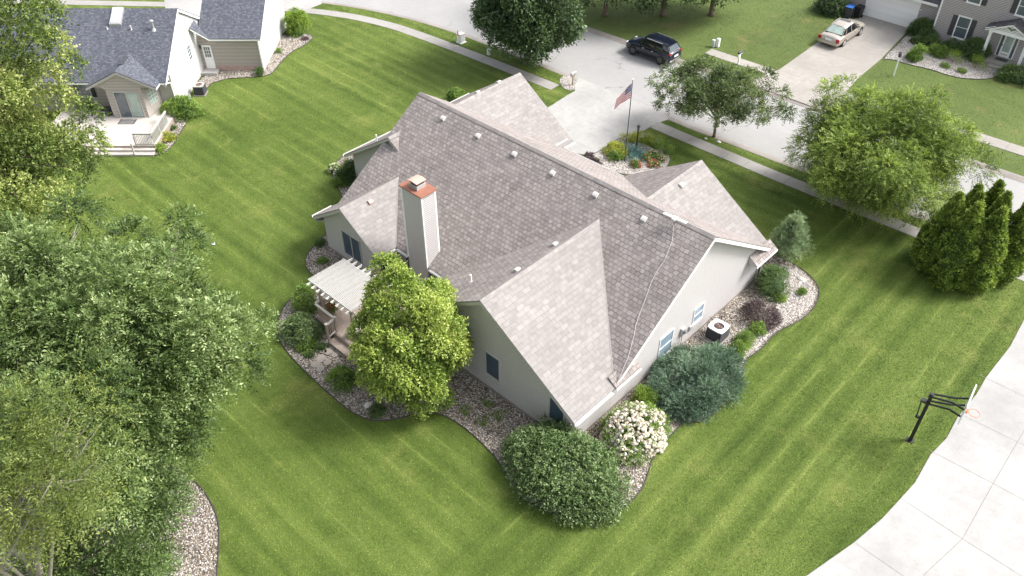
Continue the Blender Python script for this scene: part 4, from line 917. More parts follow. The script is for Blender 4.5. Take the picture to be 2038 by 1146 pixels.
for x, y in ((-27.66, 16.05), (-27.55, 15.46), (-29.3, 20.2), (-25.25, 16.45), (-25.05, 19.0)): post(x, y, 0, 1.48, dk, DO)
pg = thing('pergola', 'white slatted pergola roof standing on the timber deck', 'pergola', (-28, 17.4, 0)); PO = (-28, 17.4, 0)
# roof corners measured: x -30..-27 (far) , y 16.1..18.65
px0, px1, py0, py1, pz = -29.75, -26.35, 16.28, 18.55, 2.42
for x, y in ((-29.25, 16.42), (-26.6, 16.42), (-29.25, 18.4), (-26.6, 18.4)):
    b = MB(); b.box(x-.07, x+.07, y-.07, y+.07, .3, pz-.12); b.build('post', M['deck'], pg, off=PO)
for y in (16.42, 18.4): b = MB(); b.box(px0-.1, px1+.1, y-.025, y+.025, pz-.16, pz-.005); b.build('beam', M['cream'], pg, off=PO)
for i in range(9):
    x = px0+.12+(px1-px0-.24)*i/8; b = MB(); b.prism([(x-.022, py0-.28, pz+.10), (x-.022, py0-.20, pz), (x-.022, py1+.30, pz), (x-.022, py1+.38, pz+.10), (x-.022, py1+.38, pz+.135), (x-.022, py0-.28, pz+.135)], (.044, 0, 0)); fixn(b.build('rafter', M['cream'], pg, off=PO))
for i in range(30):
    y = py0+(py1-py0)*i/29; b = MB(); b.box(px0-.12, px1+.05, y-.016, y+.016, pz+.137, pz+.185); b.build('slat', M['cream'], pg, off=PO)
# patio things
t = thing('flower_planter', 'planter of red geraniums on the deck under the pergola', 'planter', (-28.95, 16.75, .5))
b = MB(); b.lathe([(.02, .0), (.13, .0), (.19, .26), (.17, .26), (.15, .2), (.01, .2)], (0, 0, 0), 14); b.build('pot', M['wood_old'], t)
rng = np.random.default_rng(3); V, Q, T = clump_leaves(rng, np.array([[0, 0, .42], [.1, .05, .35], [-.1, -.05, .36]]), np.array([.22, .18, .18]), 260, 4, .08, .06, .7); rawmesh('leaves', V, Q, T, L['mid'], t)
V, Q, T = clump_leaves(rng, np.array([[.05, -.05, .5], [-.12, .05, .48], [.12, .1, .45]]), np.array([.14, .12, .12]), 120, 4, .03, .05, .9, radial=True); rawmesh('blossoms', V, Q, T, L['redf'], t)
def chair(x, y, rz, label, z=.5, m='black', group=None):
    t = thing('patio_chair', label, 'chair', (x, y, z), rz, group)
    b = MB(); b.box(-.23, .23, -.22, .22, .42, .45); b.build('seat', M[m], t)
    b = MB(); b.box(-.24, .24, .22, .245, .86, .90)
    for i in range(7): q = -.22+.44*i/6; b.box(q-.01, q+.01, .222, .24, .45, .88)
    b.build('backrest', M[m], t)
    for sx in (-1, 1):
        for sy in (-1, 1): b = MB(); b.box(sx*.22-.015, sx*.22+.015, sy*.21-.015, sy*.21+.015, 0, .42 if sy < 0 else .88); b.build('leg', M[m], t)
    for sx in (-1, 1): b = MB(); b.box(sx*.25-.02, sx*.25+.02, -.22, .22, .64, .665); b.box(sx*.25-.012, sx*.25+.012, -.21, -.19, .42, .64); b.build('armrest', M[m], t)
    return t
chair(-26.35, 17.5, .4, 'black metal patio chair beside the tree at the edge of the pergola')
tb = thing('sun_patch_slab', 'patch of sunlight on the deck beside the steps, built as a pale slab', 'sun patch', (-26.55, 16.6, .5)); b = MB(); b.box(-.35, .35, -.22, .22, .42, .46); b.build('seat', M['deck_pale'], tb)  # sun patch on the deck boards, modelled as a pale slab on legs
for sx in (-.28, .28): b = MB(); b.box(sx-.03, sx+.03, -.18, .18, 0, .42); b.build('leg', M['deck'], tb)

# ================================================================== LEFT NEIGHBOUR (local frame: x along its ridge, y away from the camera)
n1 = thing('house', 'house with slate-blue shingle roof and porch gable at the upper left', 'house', (-54.40, 21.98, 0), R_(43))
def b1(mb, nm, m, p=None, **k): return mb.build(nm, M[m], p or n1, **k)
e, rr_, sl1 = 2.85, 5.32, .59; zr1 = e+sl1*rr_
b = MB(); b.prism([(-14, 1.1, 0), (-14, 9.6, 0), (-14, 9.6, 3.35), (-14, rr_, zr1-.1), (-14, 1.1, e+sl1*1.1-.1)], (13.85, 0, 0)); fixn(b1(b, 'wall', 'siding_n1'))
b = MB(); b.prism([(-.148, 1.0, 0), (-.148, 9.6, 0), (-.148, 9.6, 3.4), (-.148, rr_, zr1-.1), (-.148, .15, e-.05), (-.148, .15, 2.6), (-.148, 1.0, 2.6)], (.05, 0, 0)); fixn(b1(b, 'wall', 'siding_white'))
b = MB(); b.box(-.15, 4.62, 7.62, 16, 0, 2.85); b1(b, 'wall', 'siding_n1')
b = MB(); b.prism([(4.622, 7.62, 0), (4.622, 16, 0), (4.622, 16, 2.9), (4.622, 12.4, 5.4), (4.622, 7.62, 2.9)], (.03, 0, 0)); fixn(b1(b, 'wall', 'siding_white'))
def r1(poly, t=.06): b = MB(); b.slab(poly, t); return fixn(b1(b, 'roof', 'shingle_blue'))
yk = 1.2/sl1
r1([(-14.3, 0, e), (-5.3, 0, e), (-2.85, yk, e+1.2), (-.38, 0, e), (.05, 0, e), (.05, rr_, zr1), (-14.3, rr_, zr1)])
r1([(-14.3, rr_, zr1), (.05, rr_, zr1), (.05, 10.3, zr1-sl1*5), (-14.3, 10.3, zr1-sl1*5)])
r1([(-.38, -.78, e), (-.38, 0, e), (-2.85, yk, e+1.2), (-2.85, -.78, e+1.2)])
r1([(-5.3, 0, e), (-5.3, -.78, e), (-2.85, -.78, e+1.197), (-2.85, yk, e+1.197)])
r1([(.06, 7.75, e+.25), (1.03, 7.15, e), (5.0, 7.15, e), (5.0, 12.4, e+3.0), (.06, 12.4, e+3.0)])
r1([(1.03, 7.15, e-.004), (.06, 7.7, e+1.25), (.06, 6.5, e+1.12)])
r1([(.06, 12.4, e+3.0), (5.0, 12.4, e+3.0), (5.0, 17.6, e), (.06, 17.6, e)])
def fs(p, q, out, h=.18, m='white', nm='fascia'):
    p = np.array(p, float); q = np.array(q, float); o = np.array(out, float); b = MB()
    b.prism([p+(0, 0, -.065)-o*.03, q+(0, 0, -.065)-o*.03, q+(0, 0, -.065-h)-o*.03, p+(0, 0, -.065-h)-o*.03], o*.035); return fixn(b1(b, nm, m))
fs((.05, 0, e), (.05, rr_, zr1), XP); fs((.05, rr_, zr1), (.05, 10.3, zr1-sl1*5), XP); fs((-5.3, -.78, e), (-2.85, -.78, e+1.2), YN, m='trim'); fs((-2.85, -.78, e+1.2), (-.38, -.78, e), YN, m='trim')
fs((1.03, 7.15, e), (5.0, 7.15, e), YN, .12); fs((5.0, 7.15, e), (5.0, 12.4, e+3), XP); fs((-.38, 0, e), (.05, 0, e), YN, .12); fs((-.38, -.78, e), (-.38, -.02, e), XP, .12); fs((-14.3, 0, e), (-5.3, 0, e), YN, .12); fs((.06, 6.5, e+1.12), (1.03, 7.15, e), (.55, -.83, 0), .1)
b = MB(); b.tube([(-.3, .05, e-.2), (-.05, .95, e-.5), (-.05, 1.0, .1)], .045, 8); b1(b, 'downspout', 'white')
b = MB(); b.box(4.56, 4.66, 7.54, 7.61, 0, 2.8); b1(b, 'downspout', 'white')
b = MB(); b.box(-1, .02, 1.02, 1.09, 0, 2.9) ; b1(b, 'corner_board', 'trim')
b = MB(); b.box(-.1, 4.66, 7.58, 7.615, 0, .42); b1(b, 'foundation', 'brick')
# bay with sliding door
b = MB(); b.prism([(-4.05, -.65, .3), (-1.55, -.65, .3), (-1.02, 1.095, .3), (-4.05, 1.095, .3)], (0, 0, 2.5)); b.prism([(-5.1, -.64, 2.8), (-.6, -.64, 2.8), (-2.85, -.64, 3.93)], (0, 1.7, 0)); fixn(b1(b, 'bay', 'siding_n1'))
N1 = (0, 0, 0)
fr = window(-3.52, -1.86, .5, 2.42, -.65, 'y', root=n1, off=N1, rail=False, panes_x=2, pane='glass', frame='trim', fw=.07)
fr.name = 'sliding_door'; b = MB(); b.box(-2.64, -1.9, -.675, -.668, .55, 2.38); b.build('curtained_pane', M['glass_pale'], fr)
b = MB(); w = np.array([1.745, .53]); w = np.array([.53, 1.745])/np.hypot(.53, 1.745); nn_ = np.array([w[1], -w[0]])
c0 = np.array([-1.55, -.65])+w*.45
def wq(u0, u1, z0, z1, d0, d1): 
    p = [c0+w*u0+nn_*d0, c0+w*u1+nn_*d0, c0+w*u1+nn_*d1, c0+w*u0+nn_*d1]; b.prism([(q[0], q[1], z0) for q in p], (0, 0, z1-z0))
wq(0, .95, 1.15, 2.35, -.01, .03); f2_ = fixn(b1(b, 'window', 'trim')); b = MB(); wq(.06, .89, 1.21, 2.29, .031, .036); fixn(b.build('pane', M['glass_pale'], f2_)); b = MB()
for i in range(1, 3): wq(.06+.277*i-.012, .06+.277*i+.012, 1.21, 2.29, .037, .048)
for i in range(1, 4): wq(.06, .89, 1.21+.27*i-.012, 1.21+.27*i+.012, .037, .0485)
fixn(b.build('sash', M['white'], f2_))
window(-7.2, -6.1, 1.2, 2.5, 1.1, 'y', root=n1, off=N1, grid=(3, 4), rail=False, pane='glass')
b = MB(); b.box(-6.02, -5.72, 1.04, 1.098, 1.15, 2.55); b1(b, 'shutter', 'black')
window(5.35, 5.95, 1.9, 2.95, -.098, 'x', root=n1, off=N1, grid=(2, 4), rail=False, pane='glass', frame='white', sgn=1)
b = MB(); b.box(.16, .86, 7.575, 7.615, .02, 2.12); dd = b1(b, 'door', 'white'); 
b = MB(); b.box(.28, .74, 7.566, 7.574, 1.15, 1.98); b.build('pane', M['glass'], dd)
b = MB()
for i in range(1, 3): b.box(.28+.153*i-.012, .28+.153*i+.012, 7.558, 7.566, 1.15, 1.98)
for i in range(1, 3): b.box(.28, .74, 7.5575, 7.5665, 1.15+.277*i-.012, 1.15+.277*i+.012)
b.build('sash', M['white'], dd); b = MB(); b.box(.76, .80, 7.545, 7.57, .95, 1.0); b.build('handle', M['galv'], dd)
b = MB(); b.box(-.0, .09, 7.53, 7.6, 1.85, 2.1); b1(b, 'wall_lantern', 'black')
b = MB(); b.box(-.1, 1.15, 6.7, 7.55, 0, .22); tag(b.build('door_step', M['conc'], None), 'low pale concrete step below the white half-glazed side door', 'step'); ds = bpy.data.objects['door_step']; ds.location = n1.location; ds.rotation_euler = n1.rotation_euler
# skylight and vents on the blue roof
def on1(x, y): return e+sl1*y
b = MB(); b.prism([(-4.62, 4.0, on1(0, 4.0)), (-3.78, 4.0, on1(0, 4.0)), (-3.78, 5.25, on1(0, 5.25)), (-4.62, 5.25, on1(0, 5.25))], (0, 0, .16)); sk = fixn(b1(b, 'skylight', 'galv')); b = MB(); b.prism([(-4.54, 4.08, on1(0, 4.08)+.165), (-3.86, 4.08, on1(0, 4.08)+.165), (-3.86, 5.17, on1(0, 5.17)+.165), (-4.54, 5.17, on1(0, 5.17)+.165)], (0, 0, .05)); fixn(b.build('dome', M['white'], sk, bev=.03))
for x, y, h in ((-3.01, 3.76, .3), (-4.75, 3.8, .12)): b = MB(); b.lathe([(.09, -.08), (.05, .04), (.05, h)], (x, y, on1(0, y)), 12); b1(b, 'vent_pipe', 'vent')
b = MB(); b.lathe([(.2, -.1), (.11, .08), (.08, .1), (.08, .55), (.14, .56), (.15, .66), (.05, .72)], (-1.4, 3.76, on1(0, 3.76)), 14); b1(b, 'flue', 'galv')
b = MB(); b.beam((-2.85, .25, e+1.225), (-2.85, 1.5, e+1.225), .3, .03); b1(b, 'ridge_vent', 'darkgrey')
def child_world(o):   # a top-level thing modelled in this house's frame
    o.location = n1.matrix_basis @ Vector(o.location); o.rotation_euler = (0, 0, o.rotation_euler.z+R_(43)); return o
bpy.context.view_layer.update()
def clock(x, y, z, r, label, m='wood_old'):
    t = child_world(thing('wall_clock', label, 'clock', (x, y, z))); b = MB(); b.lathe([(r, 0), (r, -.04), (r*.86, -.045)], (0, 0, 0), 22, 'y'); b.build('case', M[m], t)
    b = MB(); b.lathe([(r*.8, -.046), (.01, -.05)], (0, 0, 0), 22, 'y'); b.build('dial', M['white'], t)
    b = MB(); b.beam((0, -.056, 0), (r*.4, -.056, r*.3), .012, .02, (0, 1, 0)); b.beam((0, -.056, 0), (-.02, -.056, r*.6), .012, .02, (0, 1, 0)); b.build('hands', M['black'], t)
    b = MB()
    for k in range(12): a = k*.5236; b.beam((r*.6*math.cos(a), -.054, r*.6*math.sin(a)), (r*.74*math.cos(a), -.054, r*.74*math.sin(a)), .01, .015, (0, 1, 0))
    b.build('hour_marks', M['black'], t)
clock(-5.0, 1.08, 1.95, .27, 'round wood-rimmed wall clock left of the sliding door'); clock(-.52, 1.0, 2.1, .17, 'small pale round clock right of the bay window', 'galv')
# deck of the left neighbour
d1_ = child_world(thing('deck', 'pale timber deck with two steps behind the slate-blue-roofed house', 'deck', (0, 0, 0)))
b = MB()
for i in range(39):
    y = 1.05-.142*(i+1); b.box(-8.2 if y > -4.0 else -5.0, .12, y, y+.136, .41, .45)
b.build('floor', M['deck_pale'], d1_); b = MB(); b.box(-5.0, .12, -4.5, -4.47, 0, .44); b.box(.12, .15, -4.5, 1.05, 0, .44); b.build('skirt', M['deck'], d1_)
b = MB(); b.prism([(-4.9, -4.5, .28), (-4.4, -4.8, .28), (.15, -4.8, .28), (.15, -4.5, .28)], (0, 0, .035)); b.box(-4.4, .13, -4.78, -4.75, 0, .28); fixn(b.build('step', M['deck_pale'], d1_))
b = MB(); b.prism([(-4.6, -4.8, .12), (-4.0, -5.12, .12), (.15, -5.12, .12), (.15, -4.8, .12)], (0, 0, .035)); b.box(-4.0, .13, -5.1, -5.07, 0, .12); fixn(b.build('step', M['deck_pale'], d1_))
railing([((.08, -4.45), (.08, -3.0)), ((.08, -3.0), (.08, -1.4)), ((-1.15, -4.45), (.08, -4.45))], d1_, (0, 0, 0), .45, 1.4, 'trim', 'trim', .11)
b = MB(); b.beam((-1.15, -4.4, 1.35), (-1.15, -5.1, .95), .08, .05); b.box(-1.19, -1.11, -5.12, -5.05, 0, .98); b.box(-1.19, -1.11, -4.5, -4.42, .45, 1.42); b.build('handrail', M['trim'], d1_)
t = child_world(thing('fire_pit', 'round dark covered tub on the pale deck', 'tub', (-4.7, -.2, .45))); b = MB(); b.lathe([(.30, 0), (.36, .06), (.38, .4), (.39, .42), (.33, .46), (.02, .47)], (0, 0, 0), 24); b.build('tub', M['darkgrey'], t, smooth=False); b = MB(); b.lathe([(.37, .42), (.385, .44), (.37, .455)], (0, 0, 0), 24); b.build('lid_rim', M['black'], t)
t = child_world(thing('doormat', 'grey doormat before the sliding door on the pale deck', 'doormat', (-2.92, -1.25, .454))); b = MB(); b.box(-.58, .58, -.34, .34, 0, .012); b.build('mat', M['darkgrey'], t); b = MB(); [b.box(-.5, .5, -.28+.08*i, -.255+.08*i, .012, .016) for i in range(8)]; b.build('ribs', M['trim'], t)
for x, y, z, lb in ((.08, -1.15, 1.42, 'shallow green planter bowl on the deck rail nearest the bush'), (-.12, -3.3, .45, 'dark potted plant standing inside the deck rail')):
    t = child_world(thing('potted_plant', lb, 'potted plant', (x, y, z))); b = MB(); b.lathe([(.08, 0), (.2, .2), (.19, .2), (.02, .15)], (0, 0, 0), 14); b.build('pot', M['black'], t)
    rng = np.random.default_rng(4); V, Q, T = clump_leaves(rng, np.array([[0, 0, .26]]), np.array([.2]), 260, 4, .05, .045, .7, flatz=.5); rawmesh('leaves', V, Q, T, L['lime'], t)
t = child_world(thing('patio_chair', 'black patio chair under the window left on the pale deck', 'chair', (-6.0, .2, .45)))
b = MB(); b.box(-.25, .25, -.22, .22, .40, .43); b.build('seat', M['black'], t); b = MB(); b.box(-.25, .25, .2, .23, .86, .9); b.box(-.25, .25, .2, .23, .5, .53); [b.box(-.24+.08*i, -.22+.08*i, .205, .225, .43, .88) for i in range(7)]; b.build('backrest', M['black'], t)
for sx in (-1, 1):
    for sy in (-1, 1): b = MB(); b.box(sx*.22-.015, sx*.22+.015, sy*.2-.015, sy*.2+.015, 0, .4); b.build('leg', M['black'], t)
t = child_world(ac_unit('air_conditioner', 'round-cornered grey air conditioner by the tall white gable wall', .75, 3.75, .72, .78, 'galv'))
t = child_world(thing('satellite_dish', 'pale grey dish leaning by the base of the white gable wall', 'satellite dish', (.30, 2.5, .35))); b = MB(); b.lathe([(.40, 0), (.30, -.04), (.1, -.075), (.01, -.08)], (0, 0, 0), 22, 'x'); o_ = b.build('dish', M['galv'], t); b = MB(); b.tube([(0, 0, 0), (-.05, 0, -.35)], .025, 6); b.build('mast', M['galv'], t)

# ================================================================== RIGHT NEIGHBOUR ACROSS THE STREET
n3 = thing('house', 'two-storey mauve-grey house with white garage door at the upper right', 'house', (-20.3, 72.3, 0)); H3 = (-20.3, 72.3, 0)
def b3(mb, nm, m, p=None, **k): return mb.build(nm, M[m], p or n3, off=H3, **k)
b = MB(); b.box(-20.3, -8.5, 72.3, 80.5, 0, 5.4); b3(b, 'wall', 'siding_n3')
b = MB(); b.box(-28.2, -20.302, 73.2, 80.4, 0, 2.75); b3(b, 'wall', 'siding_n3')
b = MB(); b.box(-20.36, -20.24, 72.25, 72.298, 0, 5.4); b3(b, 'corner_board', 'white')
b = MB(); b.slab([(-20.6, 71.9, 5.4), (-8.2, 71.9, 5.4), (-8.2, 76.4, 7.9), (-20.6, 76.4, 7.9)], .08); b.slab([(-20.6, 76.4, 7.9), (-8.2, 76.4, 7.9), (-8.2, 80.9, 5.4), (-20.6, 80.9, 5.4)], .08); fixn(b3(b, 'roof', 'shingle_dark'))
b = MB(); b.slab([(-28.6, 72.75, 2.75), (-20.65, 72.75, 2.75), (-20.65, 76.8, 5.0), (-28.6, 76.8, 5.0)], .07); fixn(b3(b, 'roof', 'shingle_dark')); b = MB(); b.box(-28.6, -20.65, 72.70, 72.745, 2.5, 2.70); b3(b, 'fascia', 'white')
b = MB(); b.box(-26.55, -22.25, 73.16, 73.198, 0, 2.28)
gd = b3(b, 'garage_door', 'white')
b = MB()
for i in range(1, 4): b.box(-26.5, -22.3, 73.150, 73.158, .57*i-.012, .57*i+.012)
for i in range(4):
    for j in range(8): b.box(-26.45+.535*j, -26.0+.535*j, 73.152, 73.159, .57*i+.09, .57*i+.10); b.box(-26.45+.535*j, -26.0+.535*j, 73.152, 73.159, .57*i+.47, .57*i+.48)
b3(b, 'panel_joints', 'gutter', gd)
b = MB(); b.box(-26.70, -26.55, 73.14, 73.198, 0, 2.4); b.box(-22.25, -22.10, 73.14, 73.198, 0, 2.4); b.box(-26.55, -22.25, 73.14, 73.198, 2.28, 2.4); b3(b, 'garage_frame', 'white')
b = MB(); b.box(-22.02, -21.94, 73.13, 73.195, 1.7, 1.85); b3(b, 'lamp', 'white')
def win3(x0, x1, z0, z1):
    f_ = window(x0, x1, z0, z1, 72.3, 'y', root=n3, off=H3, frame='white', pane='glass', fw=.09)
    for a, c in ((x0-.50, x0-.12), (x1+.12, x1+.50)): b = MB(); b.box(a, c, 72.26, 72.298, z0-.02, z1+.02); [b.box(a+.04, c-.04, 72.252, 72.26, z0+.06*k, z0+.06*k+.03) for k in range(1, int((z1-z0)/.06)-1)]; b3(b, 'shutter', 'darkgrey')
win3(-18.62, -17.72, .80, 2.45); win3(-18.45, -17.55, 3.75, 5.1); win3(-14.75, -13.85, 3.75, 5.1)
fr = window(-15.05, -13.85, .32, 2.3, 72.3, 'y', root=n3, off=H3, frame='white', rail=False, pane='glass', fw=.08); fr.name = 'door_frame'
b = MB(); b.box(-14.85, -14.05, 72.235, 72.285, .34, 2.2); dd = b3(b, 'door', 'white'); b = MB(); b.box(-14.72, -14.18, 72.228, 72.234, .75, 2.05); b3(b, 'pane', 'glass_pale', dd); b = MB(); b.box(-14.7, -14.2, 72.222, 72.234, .5, .56); b3(b, 'kick_plate', 'wood_old', dd); b = MB(); b.box(-14.82, -14.78, 72.2, 72.235, 1.15, 1.3); b3(b, 'handle', 'black', dd)
# porch
b = MB(); b.box(-16.0, -12.6, 70.75, 72.298, 0, .30); po = b3(b, 'porch_floor', 'oldconc')
for x in (-15.7, -12.95): b = MB(); b.box(x-.1, x+.1, 70.95, 71.15, .3, 2.5); b.box(x-.14, x+.14, 70.91, 71.19, .302, .42); b.box(x-.14, x+.14, 70.91, 71.19, 2.4, 2.5); b3(b, 'porch_column', 'white')
b = MB(); b.box(-15.85, -12.8, 70.9, 71.2, 2.5, 2.72); b.box(-15.85, -15.6, 71.2, 72.29, 2.5, 2.7); b.box(-13.05, -12.8, 71.2, 72.29, 2.5, 2.7); b3(b, 'porch_beam', 'white')
b = MB(); b.prism([(-15.9, 70.95, 2.72), (-12.75, 70.95, 2.72), (-14.33, 70.95, 3.38)], (0, .1, 0)); fixn(b3(b, 'porch_gable', 'siding_white'))
b = MB(); b.beam((-16.15, 70.84, 2.60), (-14.33, 70.84, 3.42), .12, .16); b.beam((-14.33, 70.84, 3.42), (-12.5, 70.84, 2.60), .12, .16); b3(b, 'porch_fascia', 'white')
b = MB(); b.slab([(-16.25, 70.75, 2.62), (-14.33, 70.75, 3.54), (-14.33, 72.3, 3.54), (-16.25, 72.3, 2.62)], .06); b.slab([(-14.33, 70.75, 3.54), (-12.4, 70.75, 2.62), (-12.4, 72.3, 2.62), (-14.33, 72.3, 3.54)], .06); fixn(b3(b, 'porch_roof', 'shingle_dark'))
b = MB(); b.prism([(-14.7, 70.93, 3.12), (-14.45, 70.93, 3.02), (-14.33, 70.93, 2.92), (-14.2, 70.93, 3.02), (-13.95, 70.93, 3.12), (-14.2, 70.93, 3.1), (-14.33, 70.93, 3.02), (-14.45, 70.93, 3.1)], (0, .02, 0)); fixn(b3(b, 'bird_ornament', 'black'))
b = MB(); b.box(-14.9, -13.9, 70.25, 70.75, 0, .16); b3(b, 'porch_step', 'oldconc')
t = thing('doormat', 'black doormat on the white-columned porch', 'doormat', (-14.35, 71.7, .302)); b = MB(); b.box(-.45, .45, -.26, .26, 0, .014); b.build('mat', M['black'], t); b = MB(); [b.box(-.4, .4, -.2+.08*i, -.18+.08*i, .014, .017) for i in range(6)]; b.build('ribs', M['darkgrey'], t)
w3 = smoothline([p[:2] for p in GP([(1795, 98), (1835, 113), (1880, 128), (1920, 138), (1962, 142)])], 1)
walk('garden_path', w3, .95, M['oldconc'], 1.25, .03)

# ================================================================== VEHICLES
def car(name, label, x, y, rz, st, gh, wb, wr, paint, width, kind, group=None):
    """st: stations (x, zlow, zbelt, zdeck, half width); gh: greenhouse (x, half width at base, z base, x top, half width top, z top)"""
    t = thing(name, label, 'car', (x, y, 0), rz, group)
    b = MB(); n = 0; vs = []
    for X, z0, zb, zt, w in st:
        vs.append([(X, 0, z0), (X, w*.80, z0), (X, w*.96, z0+.08), (X, w, z0+(zb-z0)*.45), (X, w*.985, zb-.10), (X, w*.93, zb), (X, w*.78, zb+(zt-zb)*.6), (X, w*.42, zt), (X, 0, zt+.012)])
    k = len(vs[0]); full = [r+[(p[0], -p[1], p[2]) for p in r[-2:0:-1]] for r in vs]; m_ = len(full[0])
    V = [p for r in full for p in r]; F_ = [(i*m_+j, i*m_+(j+1) % m_, (i+1)*m_+(j+1) % m_, (i+1)*m_+j) for i in range(len(full)-1) for j in range(m_)]
    F_ += [tuple(range(m_)), tuple((len(full)-1)*m_+j for j in range(m_-1, -1, -1))]
    b.add(V, F_); body = fixn(b.build('body', M[paint], t, smooth=True)); 
    # greenhouse
    vs = []
    for xb, wbs, zb, xt, wt, zt in gh: vs.append([(xb, wbs, zb), (xb+(xt-xb)*.5, (wbs+wt)/2+.02, (zb+zt)/2), (xt, wt, zt), (xt, wt*.55, zt+.035), (xt, -wt*.55, zt+.035), (xt, -wt, zt), (xb+(xt-xb)*.5, -(wbs+wt)/2-.02, (zb+zt)/2), (xb, -wbs, zb)])
    m_ = 8; V = [p for r in vs for p in r]
    F_ = [(i*m_+j, i*m_+j+1, (i+1)*m_+j+1, (i+1)*m_+j) for i in range(len(vs)-1) for j in range(m_-1)]+[tuple(range(m_)), tuple((len(vs)-1)*m_+j for j in range(m_-1, -1, -1))]
    b = MB(); b.add(V, F_); fixn(b.build('windows', M['carglass'], t))
    b = MB(); r0 = [g for g in gh if g[5] > max(q[5] for q in gh)-.14]; top = []
    for xb, wbs, zb, xt, wt, zt in r0: top.append([(xt, wt+.02, zt-.03), (xt, wt+.01, zt+.015), (xt, wt*.55, zt+.06), (xt, 0, zt+.07), (xt, -wt*.55, zt+.06), (xt, -wt-.01, zt+.015), (xt, -wt-.02, zt-.03)])
    V = [p for r in top for p in r]; b.add(V, [(i*7+j, i*7+j+1, (i+1)*7+j+1, (i+1)*7+j) for i in range(len(top)-1) for j in range(6)]); fixn(b.build('roof', M[paint], t, smooth=True))
    for s in (-1, 1):
        b = MB()
        for i, (xb, wbs, zb, xt, wt, zt) in enumerate(gh):
            if i in pill: b.beam((xb, s*(wbs+.012), zb), (xt, s*(wt+.018), zt+.01), .075, .03, (0, 1, 0))
        for i in range(len(gh)-1): 
            g0, g1 = gh[i], gh[i+1]; b.beam((g0[0], s*(g0[1]+.01), g0[2]), (g1[0], s*(g1[1]+.01), g1[2]), .03, .05)
            b.beam((g0[3], s*(g0[4]+.01), g0[5]), (g1[3], s*(g1[4]+.01), g1[5]), .04, .05)
        b.build('pillars', M[paint], t)
    for sx in (1, -1):
        for s in (1, -1):
            cx = sx*wb/2; yo = s*(width/2-.10)
            b = MB(); b.lathe([(.02, -.10), (wr+.07, -.10), (wr+.07, .088), (.02, .088)] if s > 0 else [(.02, -.088), (wr+.07, -.088), (wr+.07, .10), (.02, .10)], (cx, yo, wr+.03), 22, 'y'); b.build('wheel_arch', M['rubber'], t)
            b = MB(); b.lathe([(wr*.55, -.11), (wr*.93, -.115), (wr, -.07), (wr, .07), (wr*.93, .115), (wr*.55, .11)], (cx, yo, wr), 24, 'y'); wh = b.build('wheel', M['rubber'], t)
            b = MB(); q = yo+s*.112; b.lathe([(wr*.66, 0), (wr*.60, .010*s), (wr*.12, .004*s)], (cx, q, wr), 20, 'y')
            for k_ in range(5): a = k_*1.2566; b.beam((cx, q+s*.012, wr), (cx+wr*.6*math.cos(a), q+s*.014, wr+wr*.6*math.sin(a)), .06, .02, (0, 1, 0))
            b.build('rim', M['darkrim'] if kind == 'suv' else M['galv'], wh)
    for s in (1, -1):
        xe = st[-1][0]; b = MB()
        if kind == 'suv': b.box(xe-.30, xe-.08, s*.56-.14, s*.56+.14, .66, .80)
        else: b.box(xe-.14, xe-.02, s*.56-.13, s*.56+.13, .50, .60)
        b.build('headlight', M['plate'], t)
        xe = st[0][0]; b = MB()
        if kind == 'suv': b.box(xe+.045, xe+.22, s*.60-.24, s*.60+.24, .93, 1.02)
        else: b.box(xe-.015, xe+.16, s*.78-.13, s*.78+.125, .62, .90)
        b.build('tail_light', M['tail'], t)
        gx = gh[-2]; b = MB(); b.box(gx[0]-.10, gx[0]+.06, s*(gx[1]+.06)-.09, s*(gx[1]+.06)+.09, gx[2]+.02, gx[2]+.15); b.build('mirror', M[paint], t)
        for hx in (.35, -.55): b = MB(); b.box(hx-.09, hx+.09, s*(width/2-.005)-.015, s*(width/2-.005)+.015, .84 if kind == 'suv' else .74, .87 if kind == 'suv' else .77); b.build('door_handle', M['chrome'], t)
    xe = st[0][0]
    b = MB(); b.box(xe-.03, xe-.012, -.26, .26, .66, .80) if kind != 'suv' else b.box(xe-.03, xe-.012, -.26, .26, .66, .80); b.build('licence_plate', M['plate'], t)
    b = MB(); b.box(xe-.05, xe+.05, -width*.42, width*.42, .36, .42) if kind == 'suv' else b.box(xe-.055, xe+.08, -width*.47, width*.47, .36, .56); b.build('rear_bumper', M['chrome'] if kind == 'suv' else M[paint], t, bev=.015)
    return t
pill = (0, 2, 4)
st = [(-2.22, .42, .80, .84, .70), (-2.16, .30, .92, 1.04, .84), (-1.95, .25, .98, 1.10, .90), (-1.4, .24, 1.0, 1.08, .925), (-.5, .22, .98, 1.04, .93), (.5, .22, .95, 1.02, .93), (1.0, .23, .93, 1.02, .92), (1.5, .24, .88, .98, .91), (1.95, .26, .80, .90, .86), (2.16, .30, .70, .80, .74), (2.24, .40, .60, .66, .60)]
gh = [(-2.10, .78, 1.02, -1.72, .60, 1.52), (-1.5, .84, 1.04, -1.35, .66, 1.58), (-.75, .86, 1.02, -.72, .68, 1.62), (.05, .86, 1.0, .02, .69, 1.63), (.75, .85, .98, .40, .66, 1.60), (1.12, .80, .98, .55, .60, 1.56)]
suv = car('parked_car', 'dark navy hatchback SUV parked against the far kerb', -35.42, 53.83, R_(180.5), st, gh, 2.67, .355, 'suv', 1.86, 'suv')
b = MB(); 
for s in (-1, 1): b.beam((-1.3, s*.69, 1.63), (.2, s*.71, 1.68), .03, .03)
b.build('roof_rail', M['galv'], suv)
b = MB(); b.box(-1.84, -1.70, -.60, .60, 1.52, 1.56); b.build('spoiler', M['suv'], suv, bev=.01)
